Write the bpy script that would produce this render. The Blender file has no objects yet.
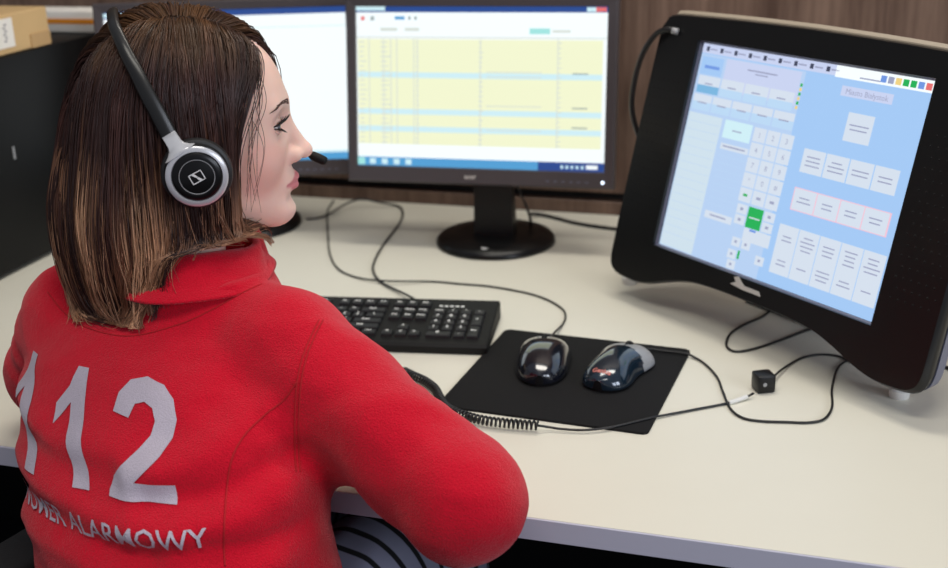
import bpy, bmesh, math, random, os
import numpy as np
from mathutils import Vector, Matrix
from mathutils.bvhtree import BVHTree
random.seed(7); np.random.seed(7)
sc = bpy.context.scene
COL = sc.collection
PI = math.pi
DZ = 0.74                                  # height of the desk top
# ------------------------------------------------------------ camera
FPX, PITCH, ROLL, YAW, CH = 1227.98, 0.3465, -0.0319, -0.3164, 1.3765
def cam_axes():
    cy, sy, cp, sp = math.cos(YAW), math.sin(YAW), math.cos(PITCH), math.sin(PITCH)
    f = np.array([sy*cp, cy*cp, -sp]); r = np.array([cy, -sy, 0.]); u = np.cross(r, f)
    cr, sr = math.cos(ROLL), math.sin(ROLL)
    return cr*r+sr*u, -sr*r+cr*u, f
RX, UX, FX = cam_axes()
CAMP = np.array([0, 0, CH])
def ray(px, py):
    return FX + RX*(px-474)/FPX - UX*(py-284)/FPX
def desk_pt(px, py, z=0.0):
    d = ray(px, py); t = (DZ+z-CH)/d[2]
    return CAMP + d*t
def at(px, py, D):
    d = ray(px, py); return CAMP + d/np.linalg.norm(d)*D
cam = bpy.data.cameras.new('camera'); camo = bpy.data.objects.new('camera', cam); COL.objects.link(camo)
cam.sensor_width = 36; cam.lens = FPX/948*36; cam.clip_start = .05
M = Matrix(((RX[0], UX[0], -FX[0], 0), (RX[1], UX[1], -FX[1], 0), (RX[2], UX[2], -FX[2], CH), (0, 0, 0, 1)))
camo.matrix_world = M
sc.camera = camo
cam.dof.use_dof = True; cam.dof.focus_distance = 1.27; cam.dof.aperture_fstop = 4.6

# ------------------------------------------------------------ materials
def new_mat(name):
    m = bpy.data.materials.new(name); m.use_nodes = True
    return m, m.node_tree.nodes, m.node_tree.links, m.node_tree.nodes['Principled BSDF']
def srgb(r, g, b):
    f = lambda c: ((c/255+.055)/1.055)**2.4 if c > 10 else c/255/12.92
    return (f(r), f(g), f(b), 1)
def mat(name, col, rough=.5, metal=0, noise=0, nscale=40, bump=0, bscale=200, coat=0, spec=.5, sheen=0, trans=0, emit=None, es=1, sss=0):
    m, N, L, b = new_mat(name)
    b.inputs['Base Color'].default_value = col
    b.inputs['Roughness'].default_value = rough
    b.inputs['Metallic'].default_value = metal
    b.inputs['Specular IOR Level'].default_value = spec
    b.inputs['Coat Weight'].default_value = coat
    b.inputs['Sheen Weight'].default_value = sheen
    b.inputs['Transmission Weight'].default_value = trans
    if sss:
        b.inputs['Subsurface Weight'].default_value = sss
        b.inputs['Subsurface Radius'].default_value = (1, .35, .2)
        b.inputs['Subsurface Scale'].default_value = .004
    if emit:
        b.inputs['Emission Color'].default_value = emit
        b.inputs['Emission Strength'].default_value = es
    tc = N.new('ShaderNodeTexCoord')
    n = N.new('ShaderNodeTexNoise'); n.inputs['Scale'].default_value = nscale; n.inputs['Detail'].default_value = 4
    L.new(tc.outputs['Object'], n.inputs['Vector'])
    if not emit:
        mx = N.new('ShaderNodeMix'); mx.data_type = 'RGBA'; mx.blend_type = 'MULTIPLY'
        mx.inputs[0].default_value = 1
        mr = N.new('ShaderNodeMapRange'); mr.inputs[3].default_value = 1-noise; mr.inputs[4].default_value = 1+noise
        L.new(n.outputs['Fac'], mr.inputs[0])
        cb = N.new('ShaderNodeCombineColor')
        for i in range(3): L.new(mr.outputs[0], cb.inputs[i])
        mx.inputs[6].default_value = col
        L.new(cb.outputs[0], mx.inputs[7]); L.new(mx.outputs[2], b.inputs['Base Color'])
    if bump:
        n2 = N.new('ShaderNodeTexNoise'); n2.inputs['Scale'].default_value = bscale; n2.inputs['Detail'].default_value = 3
        L.new(tc.outputs['Object'], n2.inputs['Vector'])
        bp = N.new('ShaderNodeBump'); bp.inputs['Strength'].default_value = bump; bp.inputs['Distance'].default_value = .002
        L.new(n2.outputs['Fac'], bp.inputs['Height']); L.new(bp.outputs[0], b.inputs['Normal'])
    return m
def emit_mat(name, col, s=1.0):
    m, N, L, b = new_mat(name)
    b.inputs['Base Color'].default_value = (.02, .02, .02, 1)
    b.inputs['Roughness'].default_value = .35
    b.inputs['Emission Color'].default_value = col
    b.inputs['Emission Strength'].default_value = s
    return m

def wall_material():
    m, N, L, b = new_mat('brown_wood_laminate')
    tc = N.new('ShaderNodeTexCoord'); mp = N.new('ShaderNodeMapping'); mp.inputs['Scale'].default_value = (1, 1, .06)
    L.new(tc.outputs['Object'], mp.inputs[0])
    n = N.new('ShaderNodeTexNoise'); n.inputs['Scale'].default_value = 110; n.inputs['Detail'].default_value = 6; n.inputs['Roughness'].default_value = .65
    n2 = N.new('ShaderNodeTexNoise'); n2.inputs['Scale'].default_value = 16; n2.inputs['Detail'].default_value = 2
    L.new(mp.outputs[0], n.inputs['Vector']); L.new(mp.outputs[0], n2.inputs['Vector'])
    ad = N.new('ShaderNodeMath'); ad.operation = 'ADD'; L.new(n.outputs['Fac'], ad.inputs[0]); L.new(n2.outputs['Fac'], ad.inputs[1])
    r = N.new('ShaderNodeValToRGB'); L.new(ad.outputs[0], r.inputs[0])
    ad.use_clamp = False
    mr = N.new('ShaderNodeMapRange'); mr.inputs[1].default_value = .7; mr.inputs[2].default_value = 1.3; L.new(ad.outputs[0], mr.inputs[0]); L.new(mr.outputs[0], r.inputs[0])
    r.color_ramp.elements[0].color = srgb(84, 62, 50); r.color_ramp.elements[1].color = srgb(134, 108, 92)
    L.new(r.outputs[0], b.inputs['Base Color']); b.inputs['Roughness'].default_value = .5
    return m
def fleece_material(name, col, dark):
    m, N, L, b = new_mat(name)
    tc = N.new('ShaderNodeTexCoord')
    n = N.new('ShaderNodeTexNoise'); n.inputs['Scale'].default_value = 700; n.inputs['Detail'].default_value = 3
    n2 = N.new('ShaderNodeTexNoise'); n2.inputs['Scale'].default_value = 30; n2.inputs['Detail'].default_value = 4
    v = N.new('ShaderNodeTexVoronoi'); v.inputs['Scale'].default_value = 650
    for t in (n, n2, v): L.new(tc.outputs['Object'], t.inputs['Vector'])
    mx = N.new('ShaderNodeMix'); mx.data_type = 'RGBA'; mx.inputs[6].default_value = dark; mx.inputs[7].default_value = col
    mr = N.new('ShaderNodeMapRange'); mr.inputs[1].default_value = .3; mr.inputs[2].default_value = .62; L.new(n.outputs['Fac'], mr.inputs[0]); L.new(mr.outputs[0], mx.inputs[0])
    L.new(mx.outputs[2], b.inputs['Base Color'])
    b.inputs['Roughness'].default_value = .95; b.inputs['Specular IOR Level'].default_value = .1
    b.inputs['Sheen Weight'].default_value = .4; b.inputs['Sheen Roughness'].default_value = .5; b.inputs['Sheen Tint'].default_value = (1, .5, .5, 1)
    bp = N.new('ShaderNodeBump'); bp.inputs['Strength'].default_value = .7; bp.inputs['Distance'].default_value = .0015
    a = N.new('ShaderNodeMath'); a.operation = 'MULTIPLY_ADD'; a.inputs[1].default_value = .6
    L.new(v.outputs['Distance'], a.inputs[0]); L.new(n.outputs['Fac'], a.inputs[2])
    L.new(a.outputs[0], bp.inputs['Height'])
    bp2 = N.new('ShaderNodeBump'); bp2.inputs['Strength'].default_value = .3; bp2.inputs['Distance'].default_value = .008
    L.new(n2.outputs['Fac'], bp2.inputs['Height']); L.new(bp2.outputs[0], bp.inputs['Normal']); L.new(bp.outputs[0], b.inputs['Normal'])
    return m

MT = dict(
    desk=mat('cream_laminate', srgb(226, 223, 208), .42, noise=.015, nscale=15, spec=.4),
    desk_edge=mat('daylight_tinted_edge', srgb(196, 196, 212), .5, noise=.02),  # cream desk edge with bluish daylight put into its colour
    black=mat('black_plastic', srgb(16, 16, 17), .38, noise=.08, nscale=30, spec=.35),
    gloss=mat('glossy_black_plastic', srgb(13, 13, 14), .30, noise=.05, spec=.35, coat=.05),
    matte=mat('matte_black_plastic', srgb(16, 16, 17), .6, noise=.1, bump=.1, bscale=400, spec=.25),
    key=mat('key_black', srgb(26, 27, 30), .45, noise=.06, spec=.35),
    legend=mat('key_legend_white', srgb(238, 240, 236), .6),
    cable=mat('black_cable', srgb(22, 22, 24), .45, noise=.1),
    taupe=mat('dark_taupe_bezel', srgb(74, 68, 70), .4, noise=.05, spec=.5),
    silver=mat('silver_plastic', srgb(190, 190, 194), .3, metal=.75, noise=.04),
    silver_matte=mat('silver_grey_plastic', srgb(165, 166, 168), .42, metal=.2, noise=.04),
    bluegrey=mat('blue_grey_casing', srgb(105, 108, 128), .4, noise=.04),
    lit_top=mat('lit_casing_top', srgb(168, 156, 138), .45, noise=.04),  # grey casing plastic with the light on its top put into the colour
    white=mat('white_plastic', srgb(225, 225, 220), .4, noise=.02),
    paper=mat('white_paper', srgb(236, 232, 224), .75, noise=.03),
    label_ink=mat('grey_ink', srgb(120, 118, 122), .8, noise=.1),
    orange=mat('orange_stripe', srgb(238, 150, 40), .6, noise=.04),
    card=mat('brown_cardboard', srgb(205, 172, 122), .85, noise=.08, nscale=18, bump=.15, bscale=90),
    card_tape=mat('darker_cardboard_flap', srgb(186, 152, 106), .85, noise=.08),  # slightly darker cardboard tone for the tab
    pad=mat('black_cloth_pad', srgb(26, 26, 27), .85, noise=.12, nscale=300, bump=.3, bscale=900, spec=.2),
    mouse_blue=mat('metallic_petrol_blue', srgb(26, 42, 56), .17, metal=.3, noise=.05, coat=1),
    mouse_dark=mat('dark_navy_gloss', srgb(20, 22, 32), .18, metal=.2, noise=.05, coat=1),
    red_ink=mat('red_print', srgb(200, 120, 110), .6),
    carpet=mat('dark_carpet', srgb(26, 26, 29), .95, noise=.3, nscale=120, bump=.5, bscale=500),
    ink_white=mat('white_print', srgb(226, 226, 226), .5),
    chair=mat('black_upholstery', srgb(22, 22, 24), .85, noise=.15, nscale=200, bump=.3, bscale=600),
    groove=mat('black_groove', srgb(12, 11, 11), .8, noise=.1),
    tower=mat('black_painted_steel', srgb(13, 14, 15), .55, noise=.1, spec=.25),
    pale_silver=mat('pale_silver_print', srgb(206, 202, 196), .35, metal=.15, noise=.02),
    paint=mat('pale_grey_paint', srgb(205, 204, 200), .8, noise=.02, nscale=6),
    green_led=mat('lamp', srgb(20, 40, 25), .4),
)
MT['wall'] = wall_material()
MT['fleece'] = fleece_material('red_fleece', srgb(208, 13, 43), srgb(190, 10, 34))
MT['thread'] = mat('silver_thread', srgb(192, 182, 196), .55, metal=.15, noise=.12, nscale=400, bump=.5, bscale=900, sheen=.2)
MT['seam'] = mat('dark_red_seam', srgb(176, 16, 28), .9, noise=.1)

# ------------------------------------------------------------ mesh helpers
def link(name, me, m=None, parent=None, smooth=False, mats=None):
    o = bpy.data.objects.new(name, me); COL.objects.link(o)
    for k in (mats or ([m] if m else [])): me.materials.append(k)
    if parent: o.parent = parent
    if smooth:
        me.polygons.foreach_set('use_smooth', [True]*len(me.polygons))
    return o
def from_bm(name, bm, m=None, parent=None, smooth=False, mats=None, angle=None):
    me = bpy.data.meshes.new(name)
    bmesh.ops.recalc_face_normals(bm, faces=bm.faces)
    bm.to_mesh(me); bm.free()
    o = link(name, me, m, parent, smooth or angle is not None, mats)
    if angle is not None:
        sharp_by_angle(me, angle)
    return o
def sharp_by_angle(me, angle):
    bm = bmesh.new(); bm.from_mesh(me)
    for e in bm.edges:
        if len(e.link_faces) == 2 and e.calc_face_angle(0) > angle: e.smooth = False
    bm.to_mesh(me); bm.free()
def tag(o, label=None, cat=None, group=None, kind=None):
    if label: o['label'] = label
    if cat: o['category'] = cat
    if group: o['group'] = group
    if kind: o['kind'] = kind
    return o
def empty(name, loc=(0, 0, 0), label=None, cat=None, rz=0, group=None):
    o = bpy.data.objects.new(name, None); COL.objects.link(o); o.location = loc; o.rotation_euler = (0, 0, rz)
    o.empty_display_size = .02
    return tag(o, label, cat, group)
def add_box(bm, c, s, bev=0, seg=2, mi=0, mtx=None):
    r = bmesh.ops.create_cube(bm, size=1)
    vs = r['verts']
    for v in vs: v.co = Vector((v.co.x*s[0]+c[0], v.co.y*s[1]+c[1], v.co.z*s[2]+c[2]))
    fs = list({f for v in vs for f in v.link_faces})
    if bev:
        es = list({e for v in vs for e in v.link_edges})
        rr = bmesh.ops.bevel(bm, geom=es, offset=bev, segments=seg, affect='EDGES', profile=.5)
        vs = list({v for f in rr['faces'] for v in f.verts} | {v for v in vs if v.is_valid})
        fs = list({f for v in vs for f in v.link_faces})
    for f in fs: f.material_index = mi
    if mtx:
        for v in {v for f in fs for v in f.verts}: v.co = mtx @ v.co
    return fs
def box(name, c, s, m, parent=None, bev=0, seg=2):
    bm = bmesh.new(); add_box(bm, c, s, bev, seg)
    return from_bm(name, bm, m, parent, angle=.7 if bev else None)
def poly_prism(bm, pts, z0, z1, mi=0, bev=0, seg=2):
    """pts 2-D outline, extruded in z"""
    lo = [bm.verts.new((x, y, z0)) for x, y in pts]; hi = [bm.verts.new((x, y, z1)) for x, y in pts]
    n = len(pts); fs = [bm.faces.new(lo[::-1]), bm.faces.new(hi)]
    for i in range(n): fs.append(bm.faces.new((lo[i], lo[(i+1) % n], hi[(i+1) % n], hi[i])))
    for f in fs: f.material_index = mi
    if bev:
        es = list({e for e in fs[1].edges})
        bmesh.ops.bevel(bm, geom=es, offset=bev, segments=seg, affect='EDGES', profile=.5)
    return fs
def lathe(bm, prof, c=(0, 0, 0), n=48, mi=0, mtx=None):
    """prof: (r,z) list; spun about z"""
    rows = []
    for r, z in prof:
        if r < 1e-6: rows.append([bm.verts.new((c[0], c[1], c[2]+z))])
        else: rows.append([bm.verts.new((c[0]+r*math.cos(2*PI*i/n), c[1]+r*math.sin(2*PI*i/n), c[2]+z)) for i in range(n)])
    fs = []
    for a, b in zip(rows, rows[1:]):
        for i in range(n):
            j = (i+1) % n
            if len(a) == 1 and len(b) == 1: continue
            if len(a) == 1: fs.append(bm.faces.new((a[0], b[j], b[i])))
            elif len(b) == 1: fs.append(bm.faces.new((a[i], a[j], b[0])))
            else: fs.append(bm.faces.new((a[i], a[j], b[j], b[i])))
    for f in fs: f.material_index = mi
    if mtx:
        for row in rows:
            for v in row: v.co = mtx @ v.co
    return fs
def smooth_path(pts, n=8, closed=False):
    P = [np.array(p, float) for p in pts]; out = []
    m = len(P)
    for i in range(m-1):
        p0 = P[max(i-1, 0)]; p1 = P[i]; p2 = P[i+1]; p3 = P[min(i+2, m-1)]
        for k in range(n):
            t = k/n
            out.append(.5*((2*p1)+(-p0+p2)*t+(2*p0-5*p1+4*p2-p3)*t*t+(-p0+3*p1-3*p2+p3)*t**3))
    out.append(P[-1])
    return out
def tube(bm, pts, r, n=8, mi=0, flat=None):
    """sweep with parallel transport; r number or list; flat=(sx,sy) for an elliptical section"""
    P = [Vector(p) for p in pts]; m = len(P)
    rr = r if hasattr(r, '__len__') else [r]*m
    t0 = (P[1]-P[0]).normalized(); nrm = t0.orthogonal().normalized()
    rows = []; prev = t0
    for i in range(m):
        t = (P[min(i+1, m-1)]-P[max(i-1, 0)]).normalized()
        ax = prev.cross(t)
        if ax.length > 1e-7:
            nrm = Matrix.Rotation(prev.angle(t), 3, ax.normalized()) @ nrm
        nrm = (nrm - t*nrm.dot(t)).normalized(); bn = t.cross(nrm); prev = t
        rows.append([bm.verts.new(P[i]+(nrm*math.cos(2*PI*k/n)+bn*math.sin(2*PI*k/n))*rr[i]) for k in range(n)])
    fs = []
    for a, b in zip(rows, rows[1:]):
        for k in range(n): fs.append(bm.faces.new((a[k], a[(k+1) % n], b[(k+1) % n], b[k])))
    fs.append(bm.faces.new(rows[0][::-1])); fs.append(bm.faces.new(rows[-1]))
    for f in fs: f.material_index = mi; f.smooth = True
    return fs
def cable_obj(name, pts, r, m, parent=None, n=8, sub=8):
    bm = bmesh.new(); tube(bm, smooth_path(pts, sub), r, n)
    return from_bm(name, bm, m, parent, smooth=True)
def text_mesh(s, size, align='CENTER', bold=0, ext=0):
    """2-D triangulated lettering as (verts, faces)"""
    cu = bpy.data.curves.new('t', 'FONT'); cu.body = s; cu.size = size; cu.align_x = align; cu.align_y = 'CENTER'; cu.offset = bold; cu.resolution_u = 2
    o = bpy.data.objects.new('t', cu); COL.objects.link(o)
    dg = bpy.context.evaluated_depsgraph_get()
    me = bpy.data.meshes.new_from_object(o.evaluated_get(dg))
    vs = [tuple(v.co) for v in me.vertices]; fs = [tuple(p.vertices) for p in me.polygons]
    bpy.data.objects.remove(o); bpy.data.meshes.remove(me); bpy.data.curves.remove(cu)
    return vs, fs
def add_flat(bm, vs, fs, f, mi=0):
    nv = [bm.verts.new(f(*v)) for v in vs]
    for q in fs:
        if len(set(q)) < 3: continue
        try: bm.faces.new([nv[i] for i in q]).material_index = mi
        except ValueError: pass

# ------------------------------------------------------------ room
def struct(o): o['kind'] = 'structure'; return o
WY = 2.057
bm = bmesh.new(); add_box(bm, (-.3, 1.0, -.05), (6.4, 5.2, .1)); struct(from_bm('floor', bm, MT['carpet']))
bm = bmesh.new()
add_box(bm, (-.3, WY+.02+.04, (DZ+.033-.01)/2-.05), (6.4, .08, DZ+.033+.09), .001, 1)
add_box(bm, (-.3, WY+.02+.04, DZ+.040+1.0), (6.4, .08, 2.0), .001, 1)
struct(from_bm('wall_back', bm, MT['wall']))
# dark shadow gap between the two panels of the wall
struct(box('trim_1', (-.3, WY+.066, DZ+.036), (6.4, .06, .02), MT['groove']))

for nm_, x_ in (('wall_left', -3.5), ('wall_right', 2.9+.3)):
    struct(box(nm_, (x_, .4, 1.4), (.1, 3.3, 2.8), MT['paint']))
# desk
t = empty('desk', (-.45, 1.5, 0), 'long cream laminate office desk with bluish daylight put into its front edge colour', 'desk')
def local(o, root):            # parts are modelled in world space
    o.matrix_parent_inverse = root.matrix_world.inverted() if False else Matrix.Translation(-Vector(root.location))
    return o
YF, YB = 1.033, 2.057
bm = bmesh.new(); add_box(bm, (-.45, (YF+.002+YB+.018)/2, DZ-.0125), (3.7, YB+.018-YF-.002, .025)); local(from_bm('desk_top', bm, MT['desk'], t), t)
bm = bmesh.new(); add_box(bm, (-.45, YF+.0008, DZ-.0125), (3.7, .0024, .0246), .0006, 1); local(from_bm('edge_band', bm, MT['desk_edge'], t), t)
local(box('modesty_panel', (-.45, 1.93, .365), (3.5, .018, .69), MT['matte'], t), t)
for x in (-2.22, 1.32): local(box('leg', (x, 1.54, .357), (.03, .86, .714), MT['matte'], t, .002), t)
bm = bmesh.new(); add_box(bm, (-.45, 1.4, .700), (3.45, .04, .025), .002); local(from_bm('cross_rail', bm, MT['matte'], t), t)

# ------------------------------------------------------------ screens
def frame_axes(yaw, tilt):
    ca, sa = math.cos(yaw), math.sin(yaw)
    ex = Vector((ca, sa, 0)); n = Vector((sa, -ca, 0)); ez = Vector((0, 0, 1))
    return ex, math.cos(tilt)*ez-math.sin(tilt)*n, math.cos(tilt)*n+math.sin(tilt)*ez
EM = dict(
    white=emit_mat('screen_white', srgb(243, 250, 252), 1.05), yellow=emit_mat('screen_pale_yellow', srgb(242, 246, 208), 1.0),
    cyan=emit_mat('screen_pale_cyan', srgb(206, 238, 246), 1.0), navy=emit_mat('screen_navy_bar', srgb(30, 74, 150), .9),
    task=emit_mat('screen_taskbar_blue', srgb(78, 158, 212), 1.0), grey=emit_mat('screen_grey_text', srgb(150, 165, 165), 1.0),
    lgrey=emit_mat('screen_light_grey', srgb(214, 222, 214), 1.0), red=emit_mat('screen_red', srgb(230, 110, 110), 1.0),
    aqua=emit_mat('screen_aqua', srgb(160, 228, 224), 1.0),
    sky=emit_mat('touch_sky_blue', srgb(162, 200, 244), 1.0), sky2=emit_mat('touch_pale_blue', srgb(182, 208, 242), 1.0),
    btn=emit_mat('touch_button', srgb(212, 223, 237), 1.0), btn2=emit_mat('touch_button_blue', srgb(186, 216, 244), 1.0),
    btn3=emit_mat('touch_button_deep', srgb(120, 180, 222), 1.0), lilac=emit_mat('touch_lilac', srgb(200, 210, 240), 1.0),
    green=emit_mat('touch_green', srgb(20, 176, 84), 1.0), lst=emit_mat('touch_list', srgb(206, 224, 236), 1.0), ink=emit_mat('touch_ink', srgb(156, 162, 192), 1.0),
    pink=emit_mat('touch_pink', srgb(240, 196, 214), 1.0), dark=emit_mat('touch_dark_icon', srgb(60, 66, 90), 1.0),
    amber=emit_mat('touch_amber', srgb(240, 210, 130), 1.0), blue=emit_mat('touch_blue_icon', srgb(110, 150, 225), 1.0),
    led=emit_mat('white_power_light', srgb(220, 235, 255), 3.0),
)
class Screen:
    """flat picture on a real panel: coloured rectangles in panel units (u right, v down, 0..1)"""
    def __init__(s, P, ex, ey, n, W, H): s.a = (P, ex, ey, n, W, H); s.bm = bmesh.new(); s.mats = []; s.k = 0
    def mi(s, key):
        if key not in s.mats: s.mats.append(key)
        return s.mats.index(key)
    def pt(s, u, v, lift):
        P, ex, ey, n, W, H = s.a
        return P+ex*(u-.5)*W+ey*(.5-v)*H+n*lift
    def rect(s, u0, v0, u1, v1, key, lev=1):
        lift = .0004*0+.00012*lev
        f = s.bm.faces.new([s.bm.verts.new(s.pt(u, v, lift)) for u, v in ((u0, v1), (u1, v1), (u1, v0), (u0, v0))])
        f.material_index = s.mi(key)
    def text(s, str_, u, v, h, key, lev=3, align='CENTER'):
        P, ex, ey, n, W, H = s.a
        vs, fs = text_mesh(str_, h*H, align, bold=0)
        add_flat(s.bm, vs, fs, lambda x, y, z: P+ex*((u-.5)*W+x)+ey*((.5-v)*H+y)+n*.00012*lev, s.mi(key))
    def build(s, parent, name='screen'):
        me = bpy.data.meshes.new(name); s.bm.to_mesh(me); s.bm.free()
        return link(name, me, parent=parent, mats=[EM[k] for k in s.mats])

def monitor(P, yaw, tilt, label, base_off, brand, picture, screen_label, base_dx=0):
    P = Vector(P); ex, ey, n = frame_axes(yaw, tilt)
    W, H = .408, .255
    root = empty('computer_monitor', (P.x, P.y, DZ), label, 'monitor')
    R = Matrix((( ex.x, ey.x, n.x, P.x), (ex.y, ey.y, n.y, P.y), (ex.z, ey.z, n.z, P.z), (0, 0, 0, 1)))
    # front frame: four bars with the lower one deeper
    bx, bt, bb = .0165, .016, .027
    bm = bmesh.new()
    o_ = (-W/2-bx, W/2+bx, -H/2-bb, H/2+bt); i_ = (-W/2, W/2, -H/2, H/2)
    def ring(lo, z): x0, x1, y0, y1 = lo; return [bm.verts.new(R @ Vector((x, y, z))) for x, y in ((x0, y0), (x1, y0), (x1, y1), (x0, y1))]
    a = ring(o_, -.02); b = ring(o_, .003); sh = ring((o_[0]+.003, o_[1]-.003, o_[2]+.003, o_[3]-.003), .006); c = ring((i_[0]-.001, i_[1]+.001, i_[2]-.001, i_[3]+.001), .0045); d = ring(i_, -.0015)
    for p, q in ((a, b), (b, sh), (sh, c), (c, d)):
        for k in range(4): bm.faces.new((p[k], p[(k+1) % 4], q[(k+1) % 4], q[k]))
    local(from_bm('bezel', bm, MT['taupe'], root), root)
    bm = bmesh.new(); add_box(bm, (0, -.005, -.013), (W+2*bx-.006, H+bt+bb-.006, .02), .002, mtx=R)
    add_box(bm, (0, -.005, -.035), (W*.8, H*.8, .03), .008, mtx=R); local(from_bm('rear_housing', bm, MT['black'], root, angle=.7), root)
    s = Screen(P, ex, ey, n, W, H); picture(s); o = local(s.build(root), root); o['label'] = screen_label
    # maker's lettering on the lower bar, row of buttons, power light
    vs, fs = text_mesh(brand, .011, bold=.0003); bm = bmesh.new()
    add_flat(bm, vs, fs, lambda x, y, z: R @ Vector((x-.012, y-H/2-.0135, .0058)))
    local(from_bm('badge', bm, MT['pale_silver'], root), root)
    bm = bmesh.new()
    for k in range(6): add_box(bm, (.115+k*.0125, -H/2-.0165, .0056), (.006, .0016, .0006), mtx=R)
    local(from_bm('menu_button_row', bm, MT['bluegrey'], root), root)
    if brand == 'acer': bm = bmesh.new(); lathe(bm, [(0, .0012), (.002, .0010), (.0026, 0)], (.203, -H/2-.016, .0052), 16, mtx=R)
    if brand == 'acer': local(from_bm('power_light', bm, EM['led'], root), root)
    # stand: neck and round foot
    nb = Vector((-n.x, -n.y, 0)).normalized(); C = Vector((P.x, P.y, DZ))+nb*base_off+ex*base_dx
    bm = bmesh.new(); lathe(bm, [(0, 0), (.094, 0), (.1, .002), (.1, .007), (.095, .0125), (.06, .0165), (0, .0175)], C, 72)
    fo = local(from_bm('base', bm, MT['gloss'], root, angle=.9), root)
    if brand == 'acer':
        bm = bmesh.new(); vs, fs = text_mesh('hp', .011, bold=.0006)
        add_flat(bm, vs, fs, lambda x, y, z: C+ex*x+ Vector((ex.y*-1, ex.x, 0))*(y-.080)+Vector((0, 0, .0148)))
        eb = from_bm('base_badge', bm, MT['ink_white'], fo)
    ny = Vector((-ex.y, ex.x, 0)); Rn = Matrix(((ex.x, ny.x, 0, C.x), (ex.y, ny.y, 0, C.y), (0, 0, 1, DZ), (0, 0, 0, 1)))
    bm = bmesh.new()
    secs = [(.034, -.016, .016, .014), (.0325, -.014, .012, .06), (.032, -.012, .010, .12), (.032, -.008, .016, .17), (.03, .006, .03, .25)]
    rows = []
    for hw, y0, y1, z in secs:
        rows.append([bm.verts.new(Rn @ Vector(q)) for q in ((-hw, y0, z), (hw, y0, z), (hw, y1, z), (-hw, y1, z))])
    for a_, b_ in zip(rows, rows[1:]):
        for k in range(4): bm.faces.new((a_[k], a_[(k+1) % 4], b_[(k+1) % 4], b_[k]))
    bm.faces.new(rows[0][::-1]); bm.faces.new(rows[-1])
    local(from_bm('neck', bm, MT['black'], root), root)
    return root, C

def pic_table(s):
    s.rect(0, 0, 1, 1, 'white', 0)
    s.rect(0, 0, 1, .035, 'navy'); s.rect(0, 0, .12, .025, 'cyan', 2); s.rect(.92, .004, .995, .03, 'cyan', 2); s.rect(.955, .004, .995, .03, 'red', 3)
    s.rect(0, .035, 1, .11, 'white'); s.rect(.02, .06, .035, .085, 'red', 2); s.rect(.06, .06, .075, .085, 'grey', 2)
    s.rect(.16, .06, .20, .08, 'task', 2); s.rect(.215, .06, .225, .08, 'grey', 2); s.rect(.24, .06, .25, .08, 'grey', 2)
    s.rect(.1, .13, .17, .15, 'lgrey', 2); s.rect(.2, .13, .26, .15, 'lgrey', 2); s.rect(.7, .13, .78, .165, 'aqua', 2); s.rect(.79, .14, .86, .155, 'lgrey', 2)
    s.rect(0, .185, 1, .192, 'lgrey', 2)
    s.rect(.005, .2, .985, .86, 'yellow', 1)
    for v in (.405, .635, .745): s.rect(.005, v, .985, v+.035, 'cyan', 2)
    for u in (.05, .11, .14, .165, .235, .25, .505, .81): s.rect(u, .195, u+.004, .86, 'lgrey', 3)
    for k in range(22):
        v = .215+k*.03
        for u, w in ((.012, .03), (.10, .05), (.245, .012), (.5, .02), (.815, .015)): s.rect(u, v, u+w*random.uniform(.5, 1), v+.007, 'lgrey', 4)
    for k in (6, 7, 13, 18): s.rect(.53, .215+k*.03, .53+.22, .221+k*.03, 'lgrey', 4)
    for k in (6, 13, 17): s.rect(.87, .218+k*.03, .93, .226+k*.03, 'grey', 4)
    s.rect(0, .862, 1, .94, 'white', 2)
    s.rect(0, .945, 1, 1, 'task', 3); s.rect(.74, .945, 1, 1, 'navy', 4); s.rect(0, .95, .03, .995, 'aqua', 4)
    for k in range(4): s.rect(.05+k*.05, .955, .075+k*.05, .99, 'cyan', 4)
    for k in range(5): s.rect(.83+k*.02, .965, .84+k*.02, .985, 'cyan', 5)
    s.rect(.93, .96, .975, .985, 'white', 5)
def pic_blank(s):
    s.rect(0, 0, 1, 1, 'white', 0); s.rect(0, 0, 1, .04, 'navy'); s.rect(0, .005, .14, .03, 'cyan', 2); s.rect(0, .94, 1, 1, 'cyan', 2)
    s.rect(.3, .08, .36, .1, 'lgrey', 2); s.rect(.02, .12, 1, .125, 'cyan', 2); s.rect(0, .955, 1, 1, 'task', 3)
mon2, C2 = monitor((-.5896, 1.8564, DZ+.2642), .0667, .1451, 'dark grey framed monitor showing a pale yellow table, in the middle of the desk', .025, 'acer', pic_table, 'lit screen with a pale yellow table and blue taskbar', .016)
mon1, C1 = monitor((-1.033, 1.851, DZ+.256), .301, .167, 'monitor with a nearly blank white screen behind the woman\'s head', .03, 'acer ', pic_blank, 'lit screen, almost all white')
pts = [(530, 214, .01), (540, 214.5, .004), (556, 218, .003), (575, 223, .003), (600, 227, .003), (622, 229, .003), (650, 226, .003)]
local(cable_obj('cable', [desk_pt(x, y, z) for x, y, z in pts], .0032, MT['cable'], mon2), mon2)
pts = [tuple(C2+Vector((.035, .01, .10))), tuple(C2+Vector((.052, .02, .05))), tuple(C2+Vector((.05, .04, .02))), tuple(C2+Vector((.03, .07, .004)))]
local(cable_obj('cable', pts, .0022, MT['cable'], mon2), mon2)

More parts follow.
